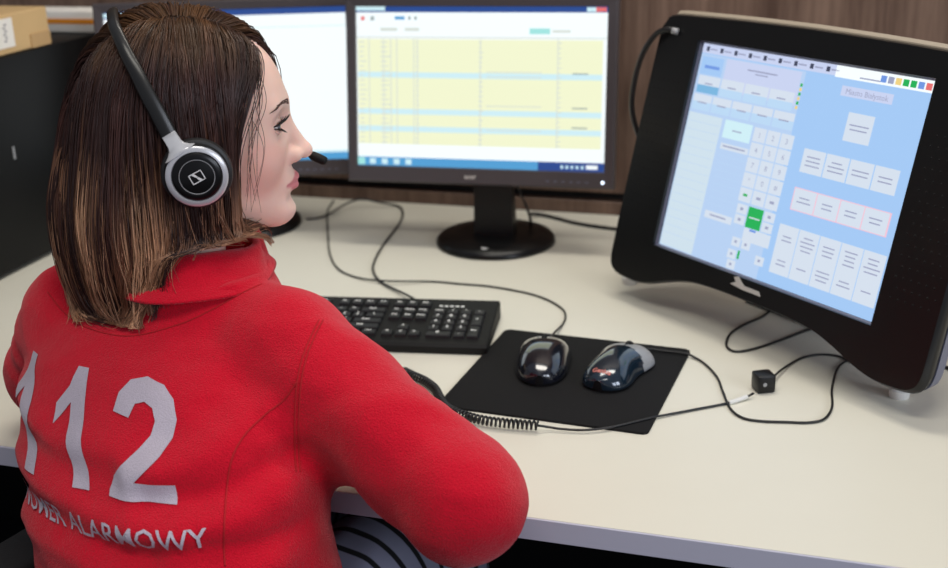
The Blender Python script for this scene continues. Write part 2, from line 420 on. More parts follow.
# ------------------------------------------------------------ touch terminal
P = Vector((-.0965, 1.5448, DZ+.2331)); ex, ey, n = frame_axes(-.6915, .2623)
TC = Matrix(((ex.x, ey.x, n.x, P.x), (ex.y, ey.y, n.y, P.y), (ex.z, ey.z, n.z, P.z), (0, 0, 0, 1)))
root = empty('touchscreen_terminal', (P.x, P.y, DZ), 'big black touchscreen terminal showing blue button panels, at the right of the desk', 'touch terminal')
def outline(mir=True):
    half = [(.0, -.172), (.06, -.1725), (.11, -.176), (.150, -.186), (.185, -.198), (.215, -.2045), (.250, -.2045), (.270, -.200), (.280, -.186), (.2815, -.15), (.2815, -.05), (.280, .06), (.278, .145), (.272, .162), (.258, .1735), (.2, .1765), (.1, .179), (0, .180)]
    # left end is rounder, like the right
    R_ = [np.array(p) for p in half]; R_ = smooth_path(R_, 3)
    return [(p[0]*.985, p[1]) for p in R_] + [(-p[0]*.985, p[1]) for p in R_[::-1][1:-1]]
OUT = outline()
IW, IH = .1915, .1435
bm = bmesh.new()
def ring2(sc_, z, off=0):
    L = []
    for x, y in OUT:
        L.append(bm.verts.new(TC @ Vector((x*sc_, (y+off)*sc_-off, z))))
    return L
r0 = ring2(.985, -.020); r1 = ring2(1.0, -.008); r2 = ring2(.997, -.002); r3 = ring2(.985, .003)
for p, q in ((r0, r1), (r1, r2), (r2, r3)):
    for k in range(len(OUT)):
        f = bm.faces.new((p[k], p[(k+1) % len(OUT)], q[(k+1) % len(OUT)], q[k]))
# front face with rectangular opening: project each outline vertex to the opening
inner = []
for x, y in OUT:
    k = max(abs(x)/IW, abs(y)/IH); inner.append((x/k, y/k))
for c_ in ((IW, IH), (-IW, IH), (-IW, -IH), (IW, -IH)):
    j = min(range(len(inner)), key=lambda i: (inner[i][0]-c_[0])**2+(inner[i][1]-c_[1])**2); inner[j] = c_
r4 = [bm.verts.new(TC @ Vector((x, y, .0035))) for x, y in inner]
r5 = [bm.verts.new(TC @ Vector((x*.997, y*.996, -.003))) for x, y in inner]
for p, q in ((r3, r4), (r4, r5)):
    for k in range(len(OUT)): bm.faces.new((p[k], p[(k+1) % len(OUT)], q[(k+1) % len(OUT)], q[k]))
local(from_bm('bezel', bm, MT['gloss'], root, angle=.5), root)
# rear casing
bm = bmesh.new()
def ring3(s_, z, dy=0): return [bm.verts.new(TC @ Vector((x*s_, y*s_+dy, z))) for x, y in OUT]
q0 = ring3(.990, -.0205); q1 = ring3(.975, -.040); q2 = ring3(.90, -.058); q3 = ring3(.55, -.095)
for p, q in ((q0, q1), (q1, q2), (q2, q3)):
    for k in range(len(OUT)): bm.faces.new((p[k], p[(k+1) % len(OUT)], q[(k+1) % len(OUT)], q[k]))
bm.faces.new(q3); bm.faces.new(q0[::-1])
local(from_bm('rear_casing', bm, MT['bluegrey'], root, angle=.6), root)
# top of the casing, paler: light falling on it put into the colour
bm = bmesh.new()
tp = [p for p in OUT if p[1] > .172]; tp.sort()
rows = []
for x, y in tp: rows.append([bm.verts.new(TC @ Vector((x*1.0, y+dy, z))) for dy, z in ((.0015, -.006), (.006, -.010), (.006, -.036), (-.004, -.038), (-.004, -.006))])
for a_, b_ in zip(rows, rows[1:]):
    for k in range(5): bm.faces.new((a_[k], a_[(k+1) % 5], b_[(k+1) % 5], b_[k]))
bm.faces.new(rows[0]); bm.faces.new(rows[-1][::-1])
local(from_bm('lit_top_strip', bm, MT['lit_top'], root, angle=.5), root)
# inner trim round the display, recessed
bm = bmesh.new()
for a_, b_ in (((-IW, IH), (IW, IH)), ((IW, IH), (IW, -IH)), ((IW, -IH), (-IW, -IH)), ((-IW, -IH), (-IW, IH))):
    pa = [TC @ Vector((a_[0]*k, a_[1]*k, z)) for k, z in ((1.0, -.0005), (.983, -.0035))]; pb = [TC @ Vector((b_[0]*k, b_[1]*k, z)) for k, z in ((1.0, -.0005), (.983, -.0035))]
    bm.faces.new([bm.verts.new(v) for v in (pa[0], pb[0], pb[1], pa[1])])
local(from_bm('display_trim', bm, MT['bluegrey'], root), root)
s = Screen(P-n*.005, ex, ey, n, .376, .282)
s.rect(0, 0, 1, 1, 'sky', 0)
s.rect(0, 0, .62, .045, 'lilac', 1); s.rect(.62, .0, 1, .05, 'white', 1); s.rect(.62, .0, .8, .03, 'white', 2)
for k in range(9): s.rect(.02+k*.07, .012, .035+k*.07, .034, 'dark', 2); s.rect(.04+k*.07, .02, .075+k*.07, .027, 'ink', 2)
for k, c_ in enumerate(('blue', 'ink', 'amber', 'green', 'green', 'blue', 'red')): s.rect(.80+k*.028, .012, .822+k*.028, .04, c_, 3)
s.rect(.72, .035, .80, .041, 'ink', 3)
s.rect(.0, .05, .50, 1, 'sky2', 1)
s.rect(.01, .06, .12, .145, 'sky', 2); s.rect(.03, .10, .105, .115, 'blue', 3)
s.rect(.133, .055, .484, .205, 'lilac', 2); s.rect(.24, .085, .38, .092, 'ink', 3); s.rect(.28, .10, .34, .106, 'ink', 3)
for k in range(4):
    u = .014+k*.117; s.rect(u, .150, u+.110, .195, 'btn', 3); s.rect(u, .195, u+.110, .232, 'btn3' if k == 0 else 'btn2', 3); s.rect(u+.035, .183, u+.075, .189, 'ink', 4)
for k in range(5):
    u = .010+k*.099; s.rect(u, .240, u+.092, .275, 'btn', 3); s.rect(u, .275, u+.092, .315, 'btn2', 3); s.rect(u+.025, .275, u+.07, .281, 'ink', 4)
s.rect(.004, .33, .176, .995, 'lst', 2)
for k in range(15): s.rect(.012, .37+k*.04, .168, .3715+k*.04, 'sky2', 3)
s.rect(.192, .330, .325, .415, 'cyan', 3); s.rect(.235, .372, .28, .378, 'ink', 4)
s.rect(.195, .44, .33, .468, 'btn', 3); s.rect(.205, .449, .315, .456, 'ink', 4)
for k in range(8): s.rect(.20, .50+k*.033, .325, .5012+k*.033, 'btn2', 3)
s.rect(.195, .765, .33, .80, 'btn', 4); s.rect(.22, .778, .30, .785, 'ink', 5)
keys = ['1', '2', '3', '4', '5', '6', '7', '8', '9', '*', '0', '#']
for k in range(15):
    u = .336+(k % 3)*.0625; v = .334+(k//3)*.070
    s.rect(u, v, u+.057, v+.064, 'btn', 3)
    if k < 12: s.text(keys[k], u+.0285, v+.034, .034, 'ink', 4)
    else: s.rect(u+.018, v+.026, u+.038, v+.038, ('green', 'ink', 'ink')[k-12], 4)
s.rect(.395, .690, .464, .786, 'green', 4); s.rect(.405, .735, .454, .741, 'btn', 5)
for u in (.340, .470):
    for v in (.690, .740): s.rect(u, v, u+.048, v+.044, 'btn', 3); s.rect(u+.016, v+.015, u+.030, v+.028, 'ink', 4)
s.rect(.395, .79, .52, .85, 'btn', 3); s.rect(.42, .79, .45, .80, 'blue', 4)
for u, v in ((.352, .845), (.40, .845), (.345, .905), (.352, .953), (.475, .895)): s.rect(u, v, u+.04, v+.042, 'btn', 3); s.rect(u+.013, v+.014, u+.024, v+.026, 'ink', 4)
s.rect(.392, .90, .402, .94, 'green', 5)
for k in range(6): s.rect(.489, .104+k*.02, .499, .118+k*.02, ('green', 'amber')[k % 2], 4)
# right half of the display
s.rect(.66, .08, .863, .123, 'lilac', 2); s.text('Miasto Białystok', .762, .103, .034, 'ink', 3)
def tile(u0, v0, u1, v1, lines, low=0):
    s.rect(u0, v0, u1, v1, 'btn', 3); w = u1-u0; mid = (u0+u1)/2
    for k in range(lines):
        hw = w*random.uniform(.22, .38); v = v0+(v1-v0)*(.5 if not low else .27)+(k-(lines-1)/2)*.019
        s.rect(mid-hw, v-.0028, mid+hw, v+.0028, 'ink', 4)
    for k in range(low):
        hw = w*random.uniform(.2, .34); v = v0+(v1-v0)*.76+(k-(low-1)/2)*.019; s.rect(mid-hw, v-.0028, mid+hw, v+.0028, 'ink', 4)
tile(.712, .184, .816, .306, 2)
for k in range(4): tile(.571+k*.0975, .374, .664+k*.0975, .479, 3 if k < 2 else 2)
s.rect(.570, .548, .966, .650, 'pink', 2)
for k in range(4): tile(.574+k*.0975, .552, .667+k*.0975, .646, 2)
for k in range(5): tile(.546+k*.089, .722, .632+k*.089, .945, (2, 4, 3, 4, 4)[k], (2, 1, 3, 2, 1)[k])
o = local(s.build(root), root); o['label'] = 'lit blue touch display full of pale buttons'
# silver emblem in the middle of the lower bar: a winged X and a short bar
bm = bmesh.new()
for pts_ in ([(-.024, -.004), (-.006, -.007), (-.002, .001), (-.008, .007), (-.0135, .016), (-.0205, .0125), (-.016, .004)], [(-.007, -.0075), (.024, -.0075), (.0205, .001), (-.002, .0012)]):
    poly_prism(bm, [(x*1.12-.006, (y+.004)*.62-.156) for x, y in pts_], .0032, .0046)
for v in bm.verts: v.co = TC @ v.co
local(from_bm('emblem', bm, MT['pale_silver'], root), root)
# speaker grilles: dimples beside the display
for sx in (1, -1):
    bm = bmesh.new()
    for i in range(6):
        for j in range(16):
            x = sx*(.207+i*.0105+(.005 if j % 2 else 0)); y = -.105+j*.0125
            if abs(x) > .27: continue
            lathe(bm, [(.0, .0005), (.0010, .0003), (.0014, 0)], (x, y, .0034), 6, mtx=TC)
    local(from_bm('speaker_grille', bm, MT['bluegrey'] if False else MT['matte'], root), root)
# a thin joint line on the lower corners
# feet
for px, py in ((629, 284), (899, 398)):
    c_ = desk_pt(px, py)
    c_ = c_ + np.array([0, .004, 0])
    bm = bmesh.new(); lathe(bm, [(0, 0), (.011, 0), (.012, .002), (.012, .01), (.009, .012), (.009, .034), (0, .034)], c_, 24)
    local(from_bm('foot', bm, MT['white'], root, angle=.6), root)
bm = bmesh.new()
nb = Vector((-n.x, -n.y, 0)).normalized(); bc = Vector((P.x, P.y, DZ))+nb*.16
Rn = Matrix(((ex.x, nb.x, 0, bc.x), (ex.y, nb.y, 0, bc.y), (0, 0, 1, DZ), (0, 0, 0, 1)))
add_box(bm, (0, 0, .006), (.26, .16, .012), .004, mtx=Rn); add_box(bm, (0, -.035, .11), (.12, .05, .2), .01, mtx=Rn)
local(from_bm('stand', bm, MT['matte'], root, angle=.6), root)
# cable looping from the socket at the top left round the edge
tw = lambda x, y, z: tuple(TC @ Vector((x, y, z)))
lp = [tw(-.236, .150, .0065), tw(-.246, .1505, .012), tw(-.268, .142, .012), tw(-.292, .112, .008), tw(-.306, .07, .0), tw(-.309, .03, -.01), tw(-.300, -.01, -.03), tw(-.288, -.035, -.055), tw(-.25, -.06, -.085)]
local(cable_obj('cable', lp, .0040, MT['cable'], root), root)
bm = bmesh.new(); tube(bm, [tw(-.2335, .150, .0045), tw(-.236, .150, .0075), tw(-.240, .1502, .0105)], .0046, 12); local(from_bm('plug', bm, MT['silver_matte'], root, smooth=True), root)
dp = lambda L, z=.0022: [desk_pt(q[0], q[1], q[2] if len(q) > 2 else z) for q in L]
local(cable_obj('cable', dp([(775, 306), (763, 316), (745, 324), (732, 332), (726.5, 341), (728, 348), (737, 351.5), (755, 348.5), (778, 341), (802, 332), (820, 326)]), .0017, MT['cable'], root), root)
local(cable_obj('cable', dp([(900, 352), (926, 360), (948, 368), (980, 378)]), .0025, MT['cable'], root), root)

# ------------------------------------------------------------ computer tower, box and paper
tx1, ty0, ty1, tz = -1.289, 1.43, 1.925, 1.08
root = empty('computer_tower', (tx1-.1, 1.68, DZ), 'black computer tower standing on the desk at the far left', 'computer')
bm = bmesh.new(); add_box(bm, (tx1-.1, (ty0+ty1)/2, DZ+.006+(tz-DZ-.006)/2), (.2, ty1-ty0, tz-DZ-.006), .003); local(from_bm('casing', bm, MT['tower'], root, angle=.6), root)
local(box('front_panel', (tx1-.1, ty0-.012, DZ+.006+(tz-DZ-.006)/2), (.19, .022, tz-DZ-.012), MT['gloss'], root, .004), root)
for dx in (-.08, .08):
    for yy in (ty0+.05, ty1-.05):
        bm = bmesh.new(); lathe(bm, [(0, 0), (.01, 0), (.012, .008), (0, .008)], (tx1-.1+dx*.95, yy, DZ), 16); local(from_bm('foot', bm, MT['matte'], root), root)
local(box('side_vent', (tx1+.0005, 1.60, .93), (.001, .004, .02), MT['silver_matte'], root), root)
# cardboard box
root = empty('cardboard_box', (tx1-.09, 1.64, tz), 'brown cardboard box with a white label lying on the black computer tower', 'box')
c0 = (tx1-.105, 1.625, tz+.0315)
bm = bmesh.new(); add_box(bm, c0, (.2, .235, .061), .002, 1); local(from_bm('carton', bm, MT['card'], root, angle=.6), root)
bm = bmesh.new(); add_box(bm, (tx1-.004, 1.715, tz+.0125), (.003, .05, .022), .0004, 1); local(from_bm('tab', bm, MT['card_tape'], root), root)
lab = box('label_sticker', (tx1-.0045, 1.605, tz+.034), (.0012, .09, .045), MT['paper'], root); local(lab, root)
bm = bmesh.new()
for k in range(6): add_box(bm, (tx1-.0037, 1.628+.0028*(k % 2), tz+.022+.005*k), (.0004, .006, .0022))
for k in range(3): add_box(bm, (tx1-.0037, 1.600, tz+.024+.007*k), (.0004, .02, .0012))
pr = from_bm('print', bm, MT['label_ink'], lab)
# pack of paper with orange band
root = empty('paper_pack', (tx1-.08, 1.87, tz), 'white paper pack with an orange stripe on the black tower behind the cardboard box', 'paper pack')
bm = bmesh.new(); add_box(bm, (tx1-.105, 1.888, tz+.0195), (.21, .058, .037), .0025, 2); local(from_bm('pack', bm, MT['paper'], root, angle=.6), root)
local(box('stripe', (tx1-.105, 1.8585, tz+.0205), (.2105, .0016, .0085), MT['orange'], root), root)

# ------------------------------------------------------------ keyboard
kr, kf = desk_pt(496.7, 299.5, .027), desk_pt(487.0, 356.0)
root = empty('keyboard', (0, 0, 0), 'black computer keyboard with white key legends in front of the woman', 'keyboard')
KA = math.atan2(desk_pt(397, 353)[1]-kf[1], desk_pt(397, 353)[0]-kf[0])+PI
KW, KD = .445, float(np.linalg.norm((kr-kf)[:2]))
kx = np.array([math.cos(KA), math.sin(KA), 0]); ky = np.array([-math.sin(KA), math.cos(KA), 0])
mid = kf.copy()
K0 = mid - kx*KW; K0[2] = DZ                # front left corner
KM = Matrix(((kx[0], ky[0], 0, K0[0]), (kx[1], ky[1], 0, K0[1]), (0, 0, 1, DZ), (0, 0, 0, 1)))
SL = .10                                   # slope of the key deck
def kpt(x, y, z): return KM @ Vector((x, y, z))
ktop = lambda y: .014+SL*y
bm = bmesh.new()
sec = [(0.002, .0), (0, .004), (0, .0105), (.004, .0142), (KD-.006, ktop(KD-.006)), (KD-.001, ktop(KD)-.003), (KD, ktop(KD)-.007), (KD-.002, 0)]
rows = [[bm.verts.new(kpt(x, y, z)) for y, z in sec] for x in (0, KW)]
for k in range(len(sec)): bm.faces.new((rows[0][k], rows[0][(k+1) % len(sec)], rows[1][(k+1) % len(sec)], rows[1][k]))
bm.faces.new(rows[0]); bm.faces.new(rows[1][::-1])
bmesh.ops.bevel(bm, geom=[e for e in bm.edges if len({round((KM.inverted() @ v.co).x, 3) for v in e.verts}) == 1], offset=.0015, segments=2, affect='EDGES')
bw = from_bm('housing', bm, MT['matte'], root, angle=.5)
ROW = (KD-.035)/6.45; KX0 = .0125; KY0 = .0165
keys = []          # x,y centre (in units), w,h, legend
def row(y, x0, spec):
    x = x0
    for w, leg in spec:
        if leg is not None: keys.append((x+w/2, y, w, 1, leg))
        x += w
yF = 5.35
row(yF, 0, [(1, 'Esc'), (1, None)]+[(1, 'F%d' % k) for k in (1, 2, 3, 4)]+[(.5, None)]+[(1, 'F%d' % k) for k in (5, 6, 7, 8)]+[(.5, None)]+[(1, 'F%d' % k) for k in (9, 10, 11, 12)]+[(.25, None), (1, 'Prt'), (1, 'Scr'), (1, 'Brk')])
row(4, 0, [(1, c_) for c_ in '`1234567890-=']+[(2, 'Back'), (.25, None), (1, 'Ins'), (1, 'Home'), (1, 'PgUp'), (.25, None), (1, 'Num'), (1, '/'), (1, '*'), (1, '-')])
row(3, 0, [(1.5, 'Tab')]+[(1, c_) for c_ in 'QWERTYUIOP[]']+[(1.5, '\\'), (.25, None), (1, 'Del'), (1, 'End'), (1, 'PgDn'), (.25, None), (1, '7'), (1, '8'), (1, '9')])
row(2, 0, [(1.75, 'Caps')]+[(1, c_) for c_ in "ASDFGHJKL;'"]+[(2.25, 'Enter'), (3.5, None), (1, '4'), (1, '5'), (1, '6')])
row(1, 0, [(2.25, 'Shift')]+[(1, c_) for c_ in 'ZXCVBNM,./']+[(2.75, 'Shift'), (1.25, None), (1, '^'), (1.25, None), (1, '1'), (1, '2'), (1, '3')])
row(0, 0, [(1.25, 'Ctrl'), (1.25, ''), (1.25, 'Alt'), (6.25, ''), (1.25, 'AltG'), (1.25, ''), (1.25, ''), (1.25, 'Ctrl'), (.25, None), (1, '<'), (1, 'v'), (1, '>'), (.25, None), (2, '0'), (1, '.')])
keys.append((18.5+3.5, 2.5, 1, 2, '+')); keys.append((18.5+3.5, .5, 1, 2, 'Ent'))
UW = (KW-.025)/22.5
def add_key(bm, cx, cy, w, h, leg):
    x = KX0+cx*UW; y = KY0+(cy+.5)*ROW; ww = w*UW-.0022; hh = h*ROW-.0022
    if cy > 5: hh = .0145
    z0 = ktop(y)-.001; t_ = .0055
    vs = []
    for k, (zz, ins) in enumerate(((0, 0), (t_*.8, .0012), (t_, .0026))):
        vs.append([bm.verts.new(kpt(x+sx*(ww/2-ins), y+sy*(hh/2-ins), z0+zz+SL*sy*(hh/2-ins))) for sx, sy in ((-1, -1), (1, -1), (1, 1), (-1, 1))])
    for a_, b_ in zip(vs, vs[1:]):
        for k in range(4): bm.faces.new((a_[k], a_[(k+1) % 4], b_[(k+1) % 4], b_[k]))
    bm.faces.new(vs[-1])
    if leg:
        v_, f_ = text_mesh(leg, .0085 if len(leg) == 1 else .0052, bold=.0002)
        add_flat(bm, v_, f_, lambda a, b, c: kpt(x-ww*.05+a, y+.002+b, z0+t_+.0002+SL*(.002+b)), 1)
vis = sorted(range(len(keys)), key=lambda i: -keys[i][0])
bmr = bmesh.new(); nrest = 0
for i in vis:
    if vis.index(i) < 98:
        bm = bmesh.new(); add_key(bm, *keys[i]); me = bpy.data.meshes.new('key'); bmesh.ops.recalc_face_normals(bm, faces=[f for f in bm.faces if f.material_index == 0])
        bm.to_mesh(me); bm.free(); link('key', me, parent=root, mats=[MT['key'], MT['legend']])
    else: add_key(bmr, *keys[i]); nrest += 1
me = bpy.data.meshes.new('keys'); bmr.to_mesh(me); bmr.free(); o = link('keys', me, parent=root, mats=[MT['key'], MT['legend']]); o['kind'] = 'stuff'
bm = bmesh.new()
for k in range(5): add_box(bm, (.0+k*.0075, 0, 0), (.005, .0035, .0003))
for v in bm.verts: v.co = kpt(KX0+18.9*UW+v.co.x, KY0+5.9*ROW+v.co.y, ktop(KY0+5.9*ROW)+v.co.z+.0004+SL*v.co.y)
from_bm('indicator_print', bm, MT['legend'], root)
kc = dp([(306, 219, .004), (318, 218, .004), (330, 213.5, .006), (347, 203.5, .012), (362, 199, .016), (378, 202, .01), (392, 204.5, .004), (401, 208, .003), (402.5, 216, .003), (398, 226, .003), (390, 236, .003), (380, 250, .003), (373.5, 264, .003), (374, 273, .003), (381, 282, .003), (394, 289, .004), (405, 294, .006), (414, 299, .010), (421, 304, .012)])
cable_obj('cable', kc, .0019, MT['cable'], root)

# ------------------------------------------------------------ mouse pad
root = box('mouse_pad', (-.324, 1.375, DZ+.0016), (.256, .254, .003), MT['pad'])
bm = bmesh.new(); rr = .012; pts_ = []
for cx, cy, a0 in ((-.197-rr, 1.5-rr*.0, 0),): pass
def rrect(x0, y0, x1, y1, r, n_=6):
    out = []
    for cx, cy, a0 in ((x1-r, y1-r, 0), (x0+r, y1-r, 90), (x0+r, y0+r, 180), (x1-r, y0+r, 270)):
        for k in range(n_+1):
            a = math.radians(a0+90*k/n_); out.append((cx+r*math.cos(a), cy+r*math.sin(a)))
    return out
bpy.data.objects.remove(root)
bm = bmesh.new(); poly_prism(bm, [(x*1.0, y) for x, y in rrect(-.128, -.126, .128, .126, .008)], 0, .003, bev=.0008)
root = from_bm('mouse_pad', bm, MT['pad'], angle=.6); root.location = (-.327, 1.3715, DZ+.0001); root.rotation_euler = (0, 0, -.052)
tag(root, 'square black cloth mouse pad lying under the two mice', 'mouse pad')

# ------------------------------------------------------------ mice
def mouse(a, b, W, label, mtop, front_mat, style, cable_pts, badge):
    """a: px of the cable end, b: px of the palm end; both at the pad surface"""
    pa, pb = desk_pt(*a, .003), desk_pt(*b, .003); L = .127
    d = (pa-pb)/np.linalg.norm(pa-pb); c = (pa+pb)/2
    s_ = np.array([d[1], -d[0], 0])
    root = empty('computer_mouse', (c[0], c[1], DZ+.0031), label, 'mouse', math.atan2(d[1], d[0])-PI/2)
    # local: +y towards the cable, x right
    NU, NV = 40, 24
    def width(t):   # t 0 palm .. 1 cable
        e = max(0, 1-abs(2*t-1)**2.7)**(1/2.3)
        if style == 'wing': return W/2*e*(.98+.10*math.cos((t-.95)*5.2)-.06*math.cos((t-.5)*9))
        if t > .5: e = max(0, 1-abs(2*t-1)**4.5)**(1/2.6)
        return W/2*e*(.90+.14*t)
    def height(t): return .037*math.sin(PI*min(max(.08+t*.80, 0), 1))**.62*(1-.25*t)
    def pt(u, v):  # u 0..1 along, v -1..1 across
        y = (u-.5)*L; w = width(u); h = height(u)
        x = w*math.sin(v*PI/2); k = max(0, 1-abs(math.sin(v*PI/2))**2.6)
        return x, y, .004+(h-.004)*k**.62
    bm = bmesh.new()
    grid = [[bm.verts.new(pt(.003+.994*i/NU, -1+2*j/NV)) for j in range(NV+1)] for i in range(NU+1)]
    sk = [[bm.verts.new((pt(.003+.994*i/NU, s2)[0]*.93, pt(.003+.994*i/NU, s2)[1]*.97, 0.0)) for s2 in (-1, 1)] for i in range(NU+1)]
    for i in range(NU):
        for j in range(NV):
            f = bm.faces.new((grid[i][j], grid[i+1][j], grid[i+1][j+1], grid[i][j+1]))
            u = (i+.5)/NU; v = abs(-1+2*(j+.5)/NV)
            if style == 'wing': f.material_index = 1 if u > .68-.12*v else 0
            else: f.material_index = 1 if u > .88-.05*v**2 else 0
    for i in range(NU):
        for e, s2 in ((0, 0), (NV, 1)):
            bm.faces.new((grid[i][e], grid[i+1][e], sk[i+1][s2], sk[i][s2])).material_index = 2
        bm.faces.new((sk[i][0], sk[i+1][0], sk[i+1][1], sk[i][1])).material_index = 2
    for i in (0, NU): 
        bm.faces.new(grid[i]+[sk[i][1], sk[i][0]]).material_index = 2
    from_bm('shell', bm, parent=root, angle=.9, mats=[mtop, front_mat, MT['matte']])
    # wheel and the split between the buttons
    u = .80; x, y, z = pt(u, 0)
    bm = bmesh.new()
    Mw = Matrix.Translation((0, y, z-.006)) @ Matrix.Rotation(PI/2, 4, 'Y')
    lathe(bm, [(0, -.0035), (.0085, -.0035), (.0098, -.0015), (.0098, .0015), (.0085, .0035), (0, .0035)], n=28, mtx=Mw)
    from_bm('scroll_wheel', bm, MT['matte'], root, angle=.6)
    bm = bmesh.new(); tube(bm, [Vector(pt(q, 0))+Vector((0, 0, .0001)) for q in np.linspace(.62, .97, 18)], .0006, 6)
    from_bm('button_gap', bm, MT['matte'], root)
    if badge == 'red':
        vs, fs = text_mesh('Genius', .0085, bold=.0003); bm = bmesh.new()
        def f(x, y, z):
            yy = y-.050; u = yy/L+.5; v = math.asin(max(-1, min(1, x/width(u))))/(PI/2); p = pt(u, v); return (p[0], p[1]-.0003, p[2]+.0004)
        add_flat(bm, vs, fs, f); from_bm('lettering', bm, MT['red_ink'], root)
    else:
        bm = bmesh.new(); vs, fs = text_mesh('hp hp', .006, bold=.0003)
        def f(x, y, z):
            yy = y+.034; u = yy/L+.5; v = math.asin(max(-1, min(1, x/width(u))))/(PI/2); p = pt(u, v); return (p[0], p[1], p[2]+.0003)
        add_flat(bm, vs, fs, f) if False else None
        for k in range(4): add_box(bm, (-.008+k*.005, .036, pt(.5+.036/L, 0)[2]+.0001), (.0032, .0022, .0006))
        from_bm('lettering', bm, MT['silver_matte'], root)
    rz = root.rotation_euler[2]; inv = (Matrix.Translation(root.location) @ Matrix.Rotation(rz, 4, 'Z')).inverted()
    cp = [inv @ Vector(q) for q in cable_pts]
    cable_obj('cable', cp, .0015, MT['cable'], root)
    return root
m1 = mouse((547, 341), (538, 395), .071, 'rounded dark navy mouse at the left of the mouse pad', MT['mouse_dark'], MT['silver_matte'], 'round',
      dp([(550, 338, .012), (555, 332, .008), (562, 325, .003), (565.5, 317, .002), (562.5, 309, .002), (548, 300, .002), (527, 293, .002), (491, 286.5, .002), (462, 284, .002), (433, 281.5, .002), (400, 281.3, .0055), (376, 280.3, .0045), (354, 276.5, .002), (338, 268.5, .002), (330, 254, .002), (328, 235, .002), (327.5, 212, .003), (332, 203, .003), (334, 200.5, .003)]), None)
m2 = mouse((637, 354), (596, 394), .072, 'petrol blue mouse with a silver front at the right of the mouse pad', MT['mouse_blue'], MT['silver_matte'], 'wing',
      dp([(636, 350, .012), (648, 349, .008), (665, 351, .006), (685, 353.5, .006), (694, 357, .003), (705, 364, .002), (717, 377, .002), (723, 392, .002), (730, 408, .0022), (742, 417.5, .002), (760, 421, .002), (785, 422, .002), (808, 422.5, .002), (824, 419, .002), (832, 407, .002), (832, 388, .002), (838, 368, .002), (850, 359, .002), (866, 352, .002)]), 'red')
def base_at(root, loc):
    root.location = loc
    for ch in root.children: ch.matrix_parent_inverse = Matrix.Translation(-Vector(loc))
base_at(bpy.data.objects['keyboard'], tuple(kpt(KW/2, KD/2, 0)))

# ------------------------------------------------------------ the woman: signed distance modelling
def V(*a): return np.array(a, float)
def smin(a, b, k):
    h = np.clip(.5+.5*(b-a)/k, 0, 1); return b*(1-h)+a*h-k*h*(1-h)
def smax(a, b, k): return -smin(-a, -b, k)
def sph(P, c, r): return np.linalg.norm(P-c, axis=-1)-r
def ell(P, c, r, R=None):
    q = P-c
    if R is not None: q = q @ R
    k0 = np.linalg.norm(q/r, axis=-1); k1 = np.linalg.norm(q/(np.array(r)**2), axis=-1)
    return k0*(k0-1)/np.maximum(k1, 1e-9)
def cone(P, a, b, ra, rb):
    a = np.array(a, float); b = np.array(b, float); d = b-a; L = d@d
    t = np.clip(((P-a)@d)/L, 0, 1)
    return np.linalg.norm(P-a-t[..., None]*d, axis=-1)-(ra+(rb-ra)*t)
def cone_e(P, a, b, ra, rb, side, sq):
    """tapered capsule flattened along the direction SIDE by the factor SQ"""
    side = np.array(side, float)/np.linalg.norm(side)
    S = np.eye(3)+(1/sq-1)*np.outer(side, side)
    return cone(P@S, np.array(a)@S, np.array(b)@S, ra, rb)*min(sq, 1)
